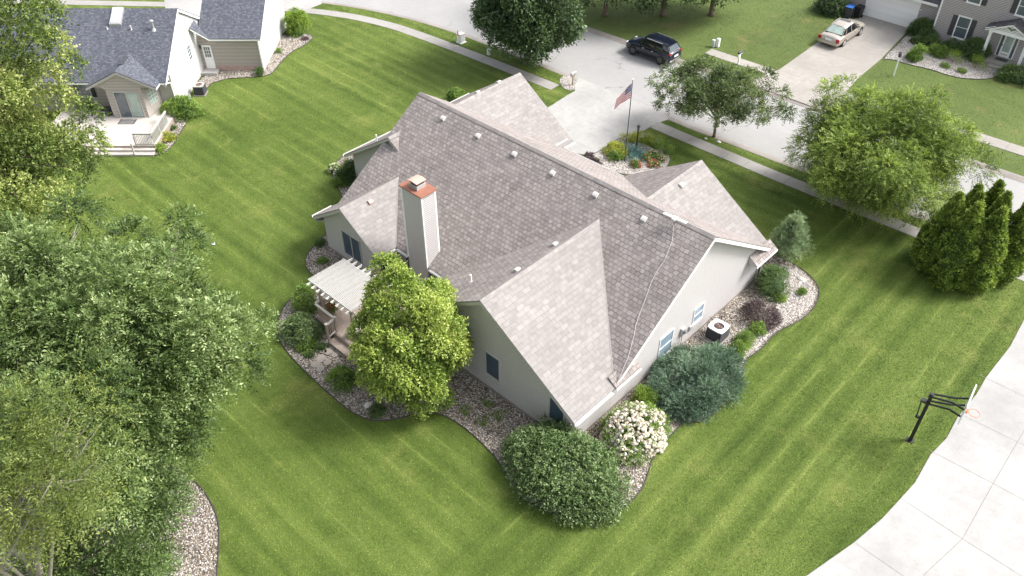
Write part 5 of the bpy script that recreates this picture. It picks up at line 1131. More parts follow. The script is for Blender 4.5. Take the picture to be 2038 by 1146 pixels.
b = MB(); b.prism([(-1.995, -.62, 1.13), (-1.995, .62, 1.13), (-1.80, .52, 1.47), (-1.80, -.52, 1.47)], (-.035, 0, .01)); fixn(b.build('rear_window', M['glass'], suv))
pill = (0, 1, 2, 4)
st = [(-2.60, .42, .62, .66, .74), (-2.54, .28, .80, .92, .88), (-2.3, .24, .86, .97, .93), (-1.6, .23, .88, .97, .945), (-.8, .21, .86, .95, .945), (.6, .21, .84, .92, .945), (1.2, .22, .82, .90, .94), (1.9, .23, .76, .85, .92), (2.35, .26, .70, .79, .86), (2.55, .32, .62, .70, .74), (2.63, .42, .55, .58, .62)]
gh = [(-1.85, .74, .95, -1.15, .60, 1.36), (-1.35, .84, .93, -1.0, .64, 1.40), (-.35, .86, .90, -.35, .66, 1.44), (.30, .86, .89, .20, .66, 1.44), (.95, .83, .88, .35, .64, 1.42), (1.40, .76, .89, .48, .60, 1.38)]
sed = car('parked_car', 'champagne saloon car with sunroof parked on the neighbour\'s driveway', -25.83, 67.45, R_(90), st, gh, 2.95, .33, 'sedan', 1.89, 'sedan')
b = MB(); b.box(-.15, .22, -.42, .42, 1.512, 1.53); b.build('sunroof', M['carglass'], sed, bev=.01)
b = MB(); b.prism([(-1.80, -.68, 1.00), (-1.80, .68, 1.00), (-1.18, .55, 1.385), (-1.18, -.55, 1.385)], (-.012, 0, .018)); fixn(b.build('rear_window', M['glass_pale'], sed))

# ================================================================== STREET AND YARD FURNITURE
# basketball stand at the driveway
bx_, by_ = G(1811, 876)[:2]; bb = thing('basketball_hoop', 'black basketball stand with clear backboard at the driveway edge', 'basketball hoop', (bx_, by_, 0))
D_ = nrm(np.array(G(1925, 800, 3.05)[:2])-np.array(G(1862, 785, 3.15)[:2])); D_ = np.array([math.cos(R_(-2)), math.sin(R_(-2))])
rimc = np.array(G(1950, 827, 3.05)[:2]); dv = rimc-np.array([bx_, by_]); Lr = np.linalg.norm(dv); D_ = dv/Lr; ang = math.atan2(D_[1], D_[0]); bb.rotation_euler = (0, 0, ang)
xb = Lr-.38-.23
b = MB(); b.box(-.075, .075, -.075, .075, 0, 3.12); b.build('pole', M['black'], bb, bev=.01); b = MB(); b.box(-.16, .16, -.16, .16, 0, .03); b.build('base_plate', M['black'], bb)
for s in (-1, 1):
    for zz, z2 in ((3.02, 3.35), (2.58, 2.92)):
        b = MB(); xm = xb*.62; b.beam((-.05, s*.10, zz), (xm, s*.16, z2-.08), .05, .08); b.beam((xm, s*.16, z2-.08), (xb-.03, s*.38, z2), .05, .08); b.build('arm', M['black'], bb)
b = MB(); b.box(-.12, .02, -.12, .12, 2.98, 3.06); b.box(-.30, .02, -.12, .12, 2.54, 2.62); b.beam((-.28, 0, 2.58), (-.18, 0, 1.55), .05, .05); b.box(-.22, -.05, -.07, .07, 1.5, 1.58); b.beam((-.22, -.09, 1.55), (-.22, .14, 1.55), .04, .04); b.build('height_crank', M['black'], bb)
b = MB(); b.box(xb, xb+.02, -.74, .74, 2.82, 3.86); bk = b.build('backboard', M['seethru'], bb)
b = MB(); 
for y0, y1, z0, z1 in ((-.77, .77, 3.86, 3.90), (-.77, .77, 2.78, 2.82), (-.77, -.74, 2.82, 3.86), (.74, .77, 2.82, 3.86)): b.box(xb-.015, xb+.035, y0, y1, z0, z1)
b.build('frame', M['white'], bk); b = MB(); b.box(xb+.021, xb+.15, -.09, .09, 2.94, 3.06); b.build('rim_bracket', M['orange'], bb)
b = MB(); k = 24; b.tube([(xb+.15+.23+.23*math.cos(t), .23*math.sin(t), 3.05) for t in np.linspace(0, 6.2832, k)], .012, 6, False); b.build('rim', M['orange'], bb)
b = MB()
for j in range(10):
    t0 = j*.6283; t1 = t0+.31; b.tube([(xb+.38+.225*math.cos(t0), .225*math.sin(t0), 3.04), (xb+.38+.17*math.cos(t1), .17*math.sin(t1), 2.85), (xb+.38+.13*math.cos(t0+.62), .13*math.sin(t0+.62), 2.65)], .004, 4); b.tube([(xb+.38+.225*math.cos(t0), .225*math.sin(t0), 3.04), (xb+.38+.17*math.cos(t1-.62), .17*math.sin(t1-.62), 2.85), (xb+.38+.13*math.cos(t0-.62), .13*math.sin(t0-.62), 2.65)], .004, 4)
b.build('net', M['white'], bb)
# flagpole and flag
fx, fy = G(1243, 322)[:2]; fp = thing('flagpole', 'slender dark flagpole rising from the round gravel bed', 'flagpole', (fx, fy, 0))
b = MB(); b.tube([(0, 0, 0), (0, 0, 3), (0, 0, 5.95)], [.04, .034, .022], 10); b.build('pole', M['darkgrey'], fp); b = MB(); b.lathe([(.001, 5.93), (.05, 5.96), (.062, 6.0), (.05, 6.05), (.001, 6.07)], (0, 0, 0), 12); b.build('finial', M['white'], fp)
b = MB(); b.lathe([(.07, 0), (.07, .04), (.04, .05)], (0, 0, 0), 12); b.build('collar', M['darkgrey'], fp); b = MB(); b.tube([(.045, 0, .9), (.05, 0, 5.8)], .005, 4); b.build('halyard', M['white'], fp)
fl = thing('flag', 'red, white and blue striped flag with stars flying from the pole', 'flag', (fx, fy, 4.72))
fm = [plain('flag_red', (.50, .03, .05), .7, var=.04), plain('flag_white', (.78, .77, .76), .7, var=.03), plain('flag_blue', (.03, .05, .16), .7, var=.04)]
b = MB(); nu, nv = 30, 26; fd = np.array([-.80, -.60, 0]); 
def fpnt(i, j):
    u = i/nu; v = j/nv; p = fd*(.04+.86*u*(1-.0*v)+.10*u*(1-v))+np.array([0, 0, 1.0*v*(1-.35*u)-1.02*u**1.1+.18*u])
    p = p+np.array([.6, -.8, 0])*.085*math.sin(u*9+v*2.0)*u**.6; p[2] += .02*math.sin(u*11); return p
for j in range(nv+1):
    for i in range(nu+1): b.v.append(tuple(fpnt(i, j)))
for j in range(nv):
    for i in range(nu):
        b.f.append((j*(nu+1)+i, j*(nu+1)+i+1, (j+1)*(nu+1)+i+1, (j+1)*(nu+1)+i)); stp = j//2
        b.mi.append(2 if (i < 12 and j >= 12) else (0 if stp % 2 == 0 else 1))
b.build('cloth', fm, fl, smooth=True)
b = MB()
for r_ in range(9):
    for c_ in range(6 if r_ % 2 == 0 else 5):
        u = (1+c_*2+(r_ % 2))/12*.4; v = .4615+.5385*(r_+1)/10; p = fpnt(u*nu, v*nv); q1 = fpnt(u*nu+.5, v*nv); q2 = fpnt(u*nu, v*nv+.5); a_ = nrm(q1-p); c2 = nrm(q2-p); n_ = nrm(np.cross(a_, c2))
        for s in (1, -1):
            ctr = p+n_*s*.004; pts = [ctr+(a_*math.cos(t)+c2*math.sin(t))*(.030 if k % 2 == 0 else .012) for k, t in enumerate(np.linspace(math.pi/2, math.pi/2+6.2832, 11)[:-1])]
            b.add(pts, [tuple(range(10))])
b.build('stars', fm[1], fl)
# lamp post in the island
lx, ly = G(1266, 297)[:2]; t = thing('lamp_post', 'black lamp post among the blue juniper in the island bed', 'lamp post', (lx, ly, 0))
b = MB(); b.tube([(0, 0, 0), (0, 0, 1.45)], .045, 10); b.lathe([(.07, 0), (.07, .3), (.045, .34)], (0, 0, 0), 10); b.build('post', M['black'], t); b = MB(); b.lathe([(.05, 1.45), (.10, 1.55), (.12, 1.75)], (0, 0, 0), 6); b.build('lantern', M['glass'], t); b = MB(); b.lathe([(.15, 1.751), (.09, 1.83), (.02, 1.86), (.02, 1.92)], (0, 0, 0), 6); b.build('cap', M['black'], t)
px_, py_ = G(1266, 338)[:2]
t = thing('spotlight', 'small black spotlight staked in the island gravel', 'spotlight', (*G(1229, 325)[:2], 0)); b = MB(); b.tube([(0, 0, 0), (0, 0, .16)], .015, 6); b.build('stake', M['black'], t); b = MB(); b.lathe([(.05, -.07), (.06, .07)], (0, 0, .22), 10, 'x'); b.build('head', M['black'], t)
# mailboxes
def mailbox(x, y, rz, label, h, pm, bm):
    t = thing('mailbox', label, 'mailbox', (x, y, 0), rz); b = MB(); b.box(-.055, .055, -.055, .055, 0, h); b.build('post', M[pm], t); b = MB(); b.box(-.05, .05, -.28, .28, h-.09, h-.02); b.beam((0, .0, h-.42), (0, .24, h-.1), .06, .06); b.build('arm', M[pm], t)
    b = MB(); w, l, hh = .085, .25, .12; prof = [(-w, 0), (w, 0), (w, hh*.8)]+[(w*math.cos(a), hh*.8+w*math.sin(a)) for a in np.linspace(.3, 2.84, 7)]+[(-w, hh*.8)]; b.prism([(p[0], -l, h+p[1]) for p in prof], (0, 2*l, 0)); o = fixn(b.build('box', M[bm], t)); b = MB(); b.box(-w*.9, w*.9, l+.002, l+.012, h+.01, h+.16); b.build('door', M[bm], o); b = MB(); b.box(w+.003, w+.012, .05, .07, h+.06, h+.24); b.box(w+.003, w+.012, .05, .13, h+.2, h+.24); b.build('signal_flag', M['red'], o)
mailbox(*G(1140, 170)[:2], 0, 'weathered wooden mailbox with pale top in the gravel at the driveway entrance', .95, 'wood_old', 'galv')
mailbox(*G(1469, 128)[:2], R_(180), 'dark mailbox by the far kerb behind the small street tree', .95, 'white', 'darkgrey')
# utility boxes
ux, uy = G(918, 84)[:2]; t = thing('utility_pedestal', 'pale square utility box with orange-topped marker post near the sidewalk', 'utility box', (ux, uy, 0)); b = MB(); b.box(-.33, .33, -.33, .33, 0, .06); b.box(-.25, .25, -.25, .25, .06, .75); b.build('cabinet', M['white'], t, bev=.02); b = MB(); b.box(-.27, .27, -.27, .27, .752, .79); b.build('lid', M['gutter'], t, bev=.01); b = MB(); b.box(-.04, .04, -.36, -.33, 0, .7); m_ = b.build('marker_post', M['white'], t); b = MB(); b.box(-.045, .045, -.362, -.328, .7, 1.12); b.build('marker_tip', M['orange'], m_)
for px, py, h, lb, m_ in ((1419, 93, .62, 'left pale green utility pedestal on the far lawn', 'pedgreen'), (1428, 93, .72, 'right white utility pedestal on the far lawn', 'white'), (973, 109, .5, 'small green pedestal beside the dark street maple', 'pedgreen')):
    t = thing('utility_pedestal', lb, 'utility box', (*G(px, py)[:2], 0)); b = MB(); b.box(-.12, .12, -.12, .12, 0, h-.1); b.build('cabinet', M[m_], t, bev=.02); b = MB(); b.box(-.135, .135, -.135, .135, h-.098, h); b.build('cap', M[m_], t, bev=.03)
t = thing('lamp_post', 'slim white lamp post on the lawn right of the neighbour\'s driveway', 'lamp post', (*G(1778, 151)[:2], 0)); b = MB(); b.tube([(0, 0, 0), (0, 0, 1.55)], .05, 10); b.build('post', M['white'], t); b = MB(); b.lathe([(.06, 1.55), (.12, 1.62), (.13, 1.84), (.16, 1.85), (.05, 1.98)], (0, 0, 0), 8); b.build('lantern', M['darkgrey'], t)
# wheelie bins
def bin_(x, y, rz, label, lid, body, op=False):
    t = thing('wheelie_bin', label, 'bin', (x, y, 0), rz, 'wheelie bins by the garage'); b = MB(); b.add([(-.24, -.26, .06), (.24, -.26, .06), (.24, .26, .06), (-.24, .26, .06), (-.30, -.34, .98), (.30, -.34, .98), (.30, .36, .98), (-.30, .36, .98)], [(3, 2, 1, 0), (4, 5, 6, 7), (0, 1, 5, 4), (1, 2, 6, 5), (2, 3, 7, 6), (3, 0, 4, 7)]); b.build('body', M[body], t, bev=.02)
    b = MB(); b.box(-.31, .31, -.37, .38, 1.0, 1.05); b.build('lid', M[lid], t, bev=.02)
    for s in (-1, 1): b = MB(); b.lathe([(.02, -.03), (.12, -.03), (.12, .03), (.02, .03)], (s*.26, .26, .12), 14, 'x'); b.build('wheel', M['rubber'], t)
    b = MB(); b.tube([(-.22, .40, .93), (-.22, .46, .95), (.22, .46, .95), (.22, .40, .93)], .015, 6); b.build('handle', M['black'], t)
bin_(-27.35, 71.7, .1, 'dark bin with blue lid beside the garage', 'blue', 'darkgrey'); bin_(-26.75, 72.3, -.1, 'all-black bin against the white garage door', 'black', 'black')
# lawn litter
t = MB(); t.add([(-.12, -.06, .03), (.02, -.1, .06), (.13, 0, .03), (.05, .09, .08), (-.08, .08, .05), (0, 0, .12)], [(0, 1, 5), (1, 2, 5), (2, 3, 5), (3, 4, 5), (4, 0, 5)]); o = t.build('paper_scrap', M['white']); o.location = G(425, 486); tag(o, 'crumpled white paper scrap lying on the left lawn', 'litter')
def rock(px, py, r, label, m='rock_w', sq=.6, seed=0):
    rng = np.random.default_rng(seed+int(px)); b = MB(); b.lathe([(.01, -.3), (.7, -.2), (1, .15), (.85, .45), (.5, .7), (.01, .78)], (0, 0, 0), 9); b.v = [(p[0]*r*(1+.18*rng.normal()), p[1]*r*sq*(1+.18*rng.normal())*1.2, p[2]*r*.8*(1+.12*rng.normal())) for p in b.v]
    o = b.build('rock', M[m]); o.location = G(px, py); tag(o, label, 'rock'); return o
rock(1594, 556, .26, 'pale boulder at the top of the pale gravel bed right of the house', 'rock_w'); rock(1258, 291, .30, 'white boulder behind the blue juniper in the island bed'); rock(1226, 296, .22, 'upright white rock behind the green mound in the island bed'); rock(1266, 318, .28, 'pale rock behind the red shrub in the island bed'); rock(1206, 315, .2, 'tan rock at the left of the island bed', 'flag_stone'); rock(733, 806, .17, 'pale upright stone under the yellow-green tree', 'rock_w', 1.2)
rock(1430, 283, .16, 'white stone at the right foot of the small street tree'); rock(1405, 276, .12, 'white stone at the left foot of the small street tree')

# ================================================================== TREES
# nearest trees at the left edge
tree('elm_tree', 'big dark-green broadleaf tree filling the left side beside the lawn', (-26.5, 2.6), (-25.7, 4.2, 8.6), (5.7, 5.0, 3.8), 165, .90, 22000, 10, .60, .15, .40, L['elm'], M['bark_pale'], .26, 11, zmin=4.6,
     extra=[(-23.6, 9.3, 8.0, .55), (-23.6, 10.3, 7.6, .45), (-22.5, 8.9, 7.2, .55), (-24.6, 9.3, 8.2, .7), (-22.6, 7.6, 7.4, .6), (-28.3, 10.3, 9.0, .6), (-29.2, 10.6, 9.4, .55), (-27.4, 9.2, 9.3, .8), (-31.2, 7.5, 10.3, .9), (-29.4, 8.6, 9.6, .8), (-25.4, 8.6, 9.0, .8), (-22.6, 6.4, 7.2, .7), (-21.9, 5.8, 6.6, .6), (-23.4, 7.4, 8.0, .8)], spread=.75, droop=.4, nl=60, ctint=.3, toptint=.3, shell=.3)
tree('walnut_tree', 'yellow-green walnut tree with feathery leaves at the lower-left edge', (-21.0, -1.0), (-19.9, .4, 11.4), (2.6, 2.1, 2.0), 36, .75, 2000, 15, .95, .115, .34, L['walnut'], M['bark_pale'], .22, 12, zmin=9, hollow=.3, spread=1.0, droop=.35, nl=26,
     extra=[(-18.9, 3.0, 11.9, .5), (-18.2, 2.5, 11.5, .55), (-17.8, 1.9, 11.5, .5), (-19.6, 2.6, 12.2, .6)])
tree('understory_tree', 'sparse small-leaved tree over the gravel at the bottom-left corner', (-21.6, .9), (-21.3, 2.0, 4.8), (2.7, 2.5, 2.2), 50, .65, 4600, 8, .48, .125, .42, L['elm'], M['bark_pale'], .12, 13, zmin=1.6, hollow=.35, spread=.75, droop=.35, nl=50,
     extra=[(-21.4, 5.2, 5.9, .6), (-22.2, 5.6, 6.0, .6), (-20.9, 4.2, 5.4, .5), (-19.6, 2.3, 5.0, .6), (-19.3, 1.7, 4.6, .5), (-22.2, 6.2, 6.4, .5)])
tree('oak_tree', 'tall bushy oak with bronze new growth at the upper-left edge', (-46.5, 7.6), (-47.2, 8.0, 7.0), (4.6, 4.4, 5.2), 130, .85, 27000, 6, .38, .15, .52, L['oak'], M['bark'], .28, 14, zmin=2.4, radial=True, toptint=.3, ctint=.35,
     extra=[(-37.8, 10.3, 16.2, .8), (-39.0, 11.5, 15.2, .75), (-38.0, 10.2, 17.2, .8), (-39.5, 10.0, 14.8, 1.0), (-41.3, 12.0, 13.0, .7), (-40.8, 11.0, 13.4, .9), (-41.8, 10.0, 12.4, 1.2), (-43.2, 13.0, 11.0, .6), (-43.0, 11.6, 10.8, .9), (-43.6, 10.4, 10.8, 1.1), (-42.6, 12.7, 8.6, .7), (-43.2, 11.9, 9.2, .9), (-41.5, 12.0, 7.5, .8), (-42.2, 11.2, 7.8, .9), (-41.1, 10.9, 7.0, .9), (-42.4, 9.6, 8.0, 1.2), (-41.0, 7.8, 6.6, 1.2), (-40.4, 9.2, 6.2, .9), (-39.4, 8.6, 12.6, 1.0), (-41.6, 8.8, 14.0, 1.1)])
# yellow-green maple by the deck
tree('maple_tree', 'yellow-green maple standing in the gravel bed between deck and bedroom wing', (-22.2, 16.3), (-22.2, 16.35, 3.4), (2.8, 2.6, 3.2), 150, .52, 17500, 6, .24, .115, .6, L['maple'], M['bark'], .11, 15, zmin=.9, radial=True, toptint=.22, up=.5, hollow=.55,
     extra=[(-23.0, 16.9, 6.3, .5), (-22.8, 16.7, 6.8, .35), (-23.3, 17.0, 5.8, .6)])
# street trees
tree('street_tree', 'dense dark-green maple between sidewalk and road at the top centre', (-41.98, 45.88), (-41.6, 45.7, 5.4), (3.95, 3.9, 4.2), 150, .92, 16000, 6, .34, .19, .62, L['street'], M['bark'], .19, 16, zmin=1.9, radial=True, hollow=.6)
tree('street_tree', 'small spreading flat-topped tree on the verge by the driveway', (-24.7, 46.41), (-24.7, 46.4, 3.65), (5.0, 3.9, 1.15), 95, .48, 6000, 7, .42, .125, .58, L['crab'], M['bark'], .10, 17, zmin=2.7, hollow=.25, droop=.12, nl=110, flatz=.45, lift=.0,
     extra=[(-28.8, 46.2, 3.6, .5), (-20.3, 46.8, 3.4, .5), (-24.9, 46.2, 4.8, .5), (-23.5, 47.5, 4.6, .5), (-22.4, 44.6, 3.2, .4)])
tree('street_tree', 'wide feathery light-green tree overhanging the road at right', (-13.3, 46.2), (-13.4, 46.1, 3.7), (5.0, 4.9, 3.0), 200, .78, 19000, 11, .60, .125, .42, L['locust'], M['bark'], .20, 18, zmin=1.3, hollow=.45, spread=.9, droop=.25, toptint=.26, nl=60,
     extra=[(-17.6, 46.6, 5.9, .5), (-16.8, 46.4, 6.4, .6)])
# row along the top edge
for i, (px, lb) in enumerate(((1205, 'left dark tree overhanging the far lawn at the top edge'), (1325, 'middle dark tree overhanging the far lawn at the top edge'), (1425, 'right dark tree overhanging the far lawn at the top edge'))):
    c = G(px, -62, 4.2); tree('shade_tree', lb, (c[0], c[1]+.4), (c[0], c[1]+.3, 6.2), (4.2, 4.0, 4.6), 110, 1.1, 6000, 6, .5, .22, .6, L['street'], M['bark'], .22, 20+i, 'dark trees along the top edge', zmin=1.6, radial=True)
# arborvitae clump
for i, (x, y, r, h, lb) in enumerate(((-7.45, 44.1, 1.05, 4.9, 'back left arborvitae of the clump by the sidewalk'), (-7.9, 42.6, 1.2, 4.9, 'front left arborvitae, broad and shorter than its neighbours'), (-6.75, 45.1, .95, 5.0, 'rearmost arborvitae of the clump nearest the road'),
        (-7.05, 43.1, 1.0, 5.1, 'central arborvitae peeping between the front ones'), (-6.75, 41.9, 1.25, 5.15, 'front arborvitae of the clump, tallest spire facing the lawn'), (-6.0, 43.9, 1.0, 5.2, 'middle right arborvitae behind the front spires'),
        (-5.7, 42.5, 1.15, 5.1, 'right front arborvitae with slim tip'), (-4.9, 44.2, 1.1, 5.1, 'rightmost arborvitae at the picture edge'))):
    arbor(lb, x, y, r*.88, h+.1, 40+i)
# young white pine behind the right gable
def pine(label, x, y, r, h, seed):
    rng = np.random.default_rng(seed); root = thing('pine_tree', label, 'tree', (x, y, 0)); mb = MB(); mb.tube([(x, y, 0), (x, y, h*.98)], [.06, .012], 7); C = []; Rr = []
    for k in range(9):
        z = h*(.10+.82*k/9); n = 7 if k < 7 else 5; L_ = r*(1-k/9.6)**.8
        for j in range(n):
            a = 6.283*j/n+k*.6+rng.normal()*.2; l = L_*(.75+.4*rng.random()); e = np.array([x+l*math.cos(a), y+l*math.sin(a), z+l*.45]); mb.tube([(x, y, z), ((x+e[0])/2, (y+e[1])/2, z+l*.12), e], [.02, .014, .006], 5, False)
            for q in (.45, .75, 1.0): C.append([x+(e[0]-x)*q, y+(e[1]-y)*q, z+l*(.08+.4*q*q)]); Rr.append(.15+.05*rng.random())
    C.append([x, y, h]); Rr.append(.12)
    mb.build('trunk', M['bark'], root, off=(x, y, 0)); V, Q, T = clump_leaves(rng, np.array(C), np.array(Rr), 5200, 7, .12, .13, .10, up=.9, droop=-.1, lift=.7, jitter=.4, shell=.1, spread=.6, toptint=.2)
    rawmesh('crown', V, Q, T, L['pine'], root, (x, y, 0))
pine('young blue-green pine rising from the pale gravel behind the white gable', -14.1, 37.4, 1.25, 3.3, 30)

# ================================================================== SHRUBS AND FLOWERS (main house)
def sh(nm, lb, px, py, rx, ry, h, lm, seed, **k):
    c = G(px, py); return shrub(nm, lb, c[0], c[1], rx, ry, h, L[lm], seed, **k)
shrub('viburnum_shrub', 'largest rounded shrub at the near corner of the house, grey-green', -13.5, 17.35, 2.95, 2.05, 2.2, L['vib'], 50, leaf=.11, lw=.5, dens=1.3, K=6, radial=True)
shrub('hydrangea', 'hydrangea covered in cream-white blooms by the near house corner', -12.65, 21.35, 1.3, 1.6, 1.45, L['mid'], 51, leaf=.10, dens=.9, flowers=(L['bloom'], 950, .10))
shrub('juniper', 'broad blue-green juniper mound against the white wall', -12.4, 25.95, 1.9, 2.55, 1.4, L['juniper'], 52, leaf=.13, lw=.18, dens=1.6, K=8, SL=.34, up=.7, lift=.3, droop=.1, spread=.4, jitter=.6, ctint=.3)
sh('spirea_shrub', 'lime-green shrub squeezed between hydrangea and juniper', 1287, 800, .65, .7, .85, 'lime', 53, leaf=.07, radial=True)
sh('yew_shrub', 'dense dark-green rounded evergreen below the young pine', 1537, 578, .95, .95, 1.5, 'box', 54, leaf=.09, lw=.3, dens=.8, K=6)
sh('barberry_shrub', 'dark purple-leaved shrub in the gravel beside the white wall', 1512, 635, 1.05, .85, 1.0, 'purple', 55, leaf=.07, radial=True, docore=False, dens=.8)
sh('spirea_shrub', 'tiny dark-green shrub in the middle of the pale gravel', 1593, 584, .28, .28, .32, 'mid', 56, leaf=.05, radial=True)
sh('spirea_shrub', 'tiny bright lime shrub beside the purple shrub', 1551, 596, .32, .28, .30, 'lime', 57, leaf=.05, radial=True)
for px, py, r, lb in ((1506, 660, .42, 'farthest of the three small green shrubs beside the air conditioner'), (1481, 680, .48, 'middle of the three small green shrubs beside the air conditioner'), (1467, 700, .45, 'nearest of the three small green shrubs, touching the juniper')):
    sh('spirea_shrub', lb, px, py, r, r, .6, 'mid', 58+px % 7, leaf=.06, radial=True)
# left side beds
sh('lilac_shrub', 'dark blue-green shrub left of the deck', 603, 668, 1.05, 1.0, 1.2, 'vib', 60, leaf=.08, radial=True)
sh('ninebark_shrub', 'tall light-green shrub behind the pergola post', 612, 612, .75, .7, 1.5, 'mid', 61, leaf=.09, radial=True, docore=False, dens=.8)
sh('rose_shrub', 'small rounded shrub below the deck railing', 612, 692, .48, .45, .55, 'mid', 62, leaf=.07, radial=True)
sh('perennial', 'small olive perennial tuft right of the rounded shrub', 638, 694, .26, .24, .30, 'box', 63, leaf=.06, radial=True, cat='plant')
sh('perennial', 'small green tuft above the stone path', 617, 710, .2, .2, .22, 'box', 64, leaf=.05, radial=True, cat='plant')
sh('rose_shrub', 'bushy dark-green shrub at the foot of the deck steps', 684, 762, .75, .62, .8, 'mid', 65, leaf=.09, radial=True)
for px, py, lb in ((925, 818, 'left'), (967, 806, 'upper right'), (990, 828, 'right'), (961, 838, 'lower')):
    sh('ground_cover_plant', lb+' of the four small sprawling plants in the gravel by the bedroom wall', px, py, .30, .26, .12, 'mid', 66+px % 5, leaf=.06, radial=True, dens=.5, cat='plant', docore=False)
sh('ground_cover_plant', 'dark low plant beneath the yellow-green maple', 752, 822, .4, .35, .35, 'box', 71, leaf=.07, radial=True, cat='plant', docore=False)
sh('perennial', 'small green tuft in the gravel below the sunroom window', 642, 522, .28, .28, .32, 'mid', 72, leaf=.06, radial=True, cat='plant')
sh('perennial', 'grey-green tuft by the left corner of the sunroom', 638, 487, .35, .3, .3, 'box', 73, leaf=.06, radial=True, cat='plant')
sh('holly_shrub', 'dark rounded shrub against the garage wall at the left', 697, 355, .85, .85, 1.35, 'box', 74, leaf=.09, radial=True)
sh('hydrangea', 'small round hydrangea with pure white blooms at the left bed tip', 668, 342, .45, .42, .6, 'mid', 75, leaf=.07, flowers=(L['bloom'], 70, .07), dens=.5)
sh('spirea_shrub', 'low green shrub below the small white hydrangea', 677, 366, .55, .45, .55, 'mid', 76, leaf=.07, radial=True)
sh('yew_shrub', 'light-green rounded shrub behind the garage roof', 908, 205, .85, .8, 1.0, 'mid', 77, leaf=.09, radial=True)
# flagpole island
sh('golden_shrub', 'bright yellow shrub mound at the driveway side of the island bed', 1228, 305, .95, .75, .6, 'gold', 80, leaf=.08, radial=True)
sh('perennial', 'green mound with white flowers in the island bed', 1223, 316, .5, .45, .55, 'mid', 81, leaf=.07, radial=True, flowers=(L['bloom'], 12, .05), cat='plant')
sh('juniper', 'low teal juniper mat around the black lamp post', 1264, 309, 1.15, .95, .40, 'bluej', 82, leaf=.10, lw=.16, dens=.5, K=7, SL=.3, lift=.4)
for px, py, r, lb in ((1253, 284, .6, 'golden'), (1283, 283, .75, 'tall golden'), (1302, 292, .75, 'feathery yellow-green')): sh('ornamental_grass', lb+' grass along the back edge of the island bed', px, py, r, .5, .55, 'gold' if px < 1290 else 'lime', 83+px % 5, leaf=.16, lw=.10, lift=.9, up=.9, cat='grass plant', dens=.5)
sh('ornamental_grass', 'green feathery tuft at the right end of the island bed', 1327, 305, .55, .45, .5, 'mid', 88, leaf=.16, lw=.10, lift=.9, up=.9, cat='grass plant', dens=.5)
for px, py, r, lb, fc in ((1265, 331, .38, 'dark red leafy shrub nearest the roof in the island bed', 'redf'), (1284, 318, .38, 'red-flowered rose under the lamp post', 'redf'), (1299, 312, .45, 'pink-flowered rose in the island bed', 'pinkf'), (1300, 330, .42, 'coral rose bush nearest the entry roof', 'redf'), (1316, 320, .32, 'pale pink rose at the right side of the island bed', 'pinkf')):
    sh('rose_bush', lb, px, py, r, r*.9, .42, 'mid', 90+px % 9, leaf=.06, radial=True, flowers=(L[fc], 26, .07), dens=.6)
sh('dry_shrub', 'dark twiggy low shrubs line beside the driveway below the garage eave', 1178, 320, .9, .3, .4, 'purple', 99, leaf=.06, radial=True, rot=-.3)

# ================================================================== SHRUBS OF THE NEIGHBOURS
sh('hydrangea_tree', 'yellow-green flowering shrub tree at the corner of the left neighbour\'s garage', 594, 66, 1.0, .95, 1.9, 'lime', 100, leaf=.12, radial=True, low=.3)
sh('yew_shrub', 'dark low shrub under the yellow-green shrub tree', 585, 68, .8, .6, .45, 'box', 101, leaf=.08, radial=True)
sh('perennial', 'small rusty plant beside the yellow-green shrub tree', 607, 79, .28, .25, .25, 'purple', 102, leaf=.06, radial=True, cat='plant')
sh('perennial', 'small green tuft by the long white garage wall', 555, 104, .25, .25, .28, 'mid', 103, leaf=.06, radial=True, cat='plant')
sh('boxwood', 'small green shrub at the near corner of the left neighbour\'s garage', 516, 148, .42, .4, .6, 'box', 104, leaf=.07, radial=True)
c = G(368, 232); shrub('lilac_shrub', 'big bright-green shrub beside the pale deck and white gable wall', c[0]-.2, c[1], 1.45, 1.1, 1.35, L['mid'], 105, leaf=.12, radial=True, rot=.7)
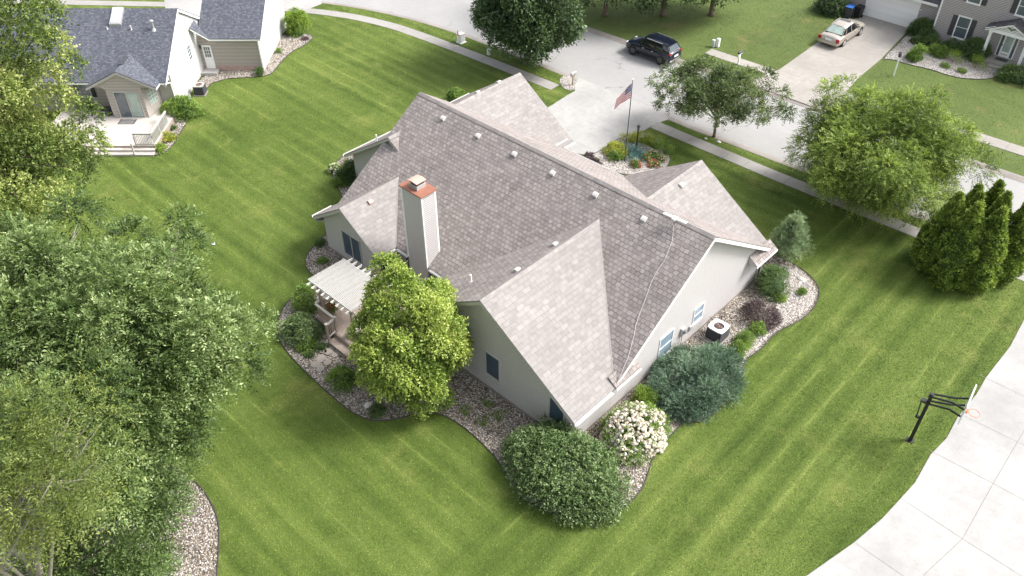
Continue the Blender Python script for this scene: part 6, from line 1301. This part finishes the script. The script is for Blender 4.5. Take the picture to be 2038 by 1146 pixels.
sh('hosta', 'yellow-green hosta at the near end of the pale deck railing', 318, 300, .48, .42, .35, 'lime', 106, leaf=.12, radial=True, cat='plant')
sh('hosta', 'yellow hosta halfway along the pale deck railing', 332, 277, .62, .42, .4, 'gold', 107, leaf=.12, radial=True, cat='plant', rot=.8)
sh('perennial', 'small dark plant near the rail planter of the pale deck', 346, 256, .22, .2, .25, 'box', 108, leaf=.06, radial=True, cat='plant')
sh('viburnum_shrub', 'large dark leafy shrub left of the wheelie bins', 1655, 24, 1.5, 1.25, 1.9, 'street', 110, leaf=.13, radial=True)
N3 = [('large clipped dome shrub at the garage corner', 1833, 72, 1.2, 1.1, 1.6, 'box'), ('pale-topped pruned shrub nearest the driveway of the two-storey house', 1824, 118, .75, .7, 1.15, 'mid'), ('low round shrub between the dome shrub and the pale-topped one', 1826, 86, .55, .5, .55, 'box'),
      ('medium shrub behind the pale-topped one, by the house corner', 1852, 92, .75, .65, .9, 'box'), ('yellowish-green loose shrub under the left end of the front window', 1866, 108, .85, .75, .8, 'mid'), ('clipped round shrub under the shuttered front window', 1892, 100, .72, .68, 1.0, 'box'),
      ('tallest clipped dark shrub beside the porch column', 1935, 113, 1.2, 1.05, 1.55, 'box'), ('wide dark shrub at the right of the porch steps', 2022, 160, 1.5, 1.1, 1.05, 'box'), ('far-right green shrub against the porch', 2048, 128, .8, .7, .9, 'mid')]
for i, (lb, px, py, rx, ry, h, lm) in enumerate(N3): sh('boxwood', lb, px, py, rx, ry, h, lm, 120+i, leaf=.09, radial=True, group=None)
for px, py, lb in ((1894, 122, 'daylily clump with yellow flowers under the front window'), (1939, 133, 'daylily clump with orange flowers left of the porch step')): sh('daylily', lb, px, py, .55, .45, .5, 'lime', 130+px % 3, leaf=.22, lw=.10, lift=.9, up=.8, cat='plant', dens=.4, flowers=(L['redf'], 6, .05), docore=False)
for px, py, lb in ((1881, 133, 'left small green cushion plant by the garden path'), (1913, 143, 'right small green cushion plant by the garden path')): sh('cushion_plant', lb, px, py, .36, .3, .28, 'mid', 133+px % 3, leaf=.06, radial=True, cat='plant')
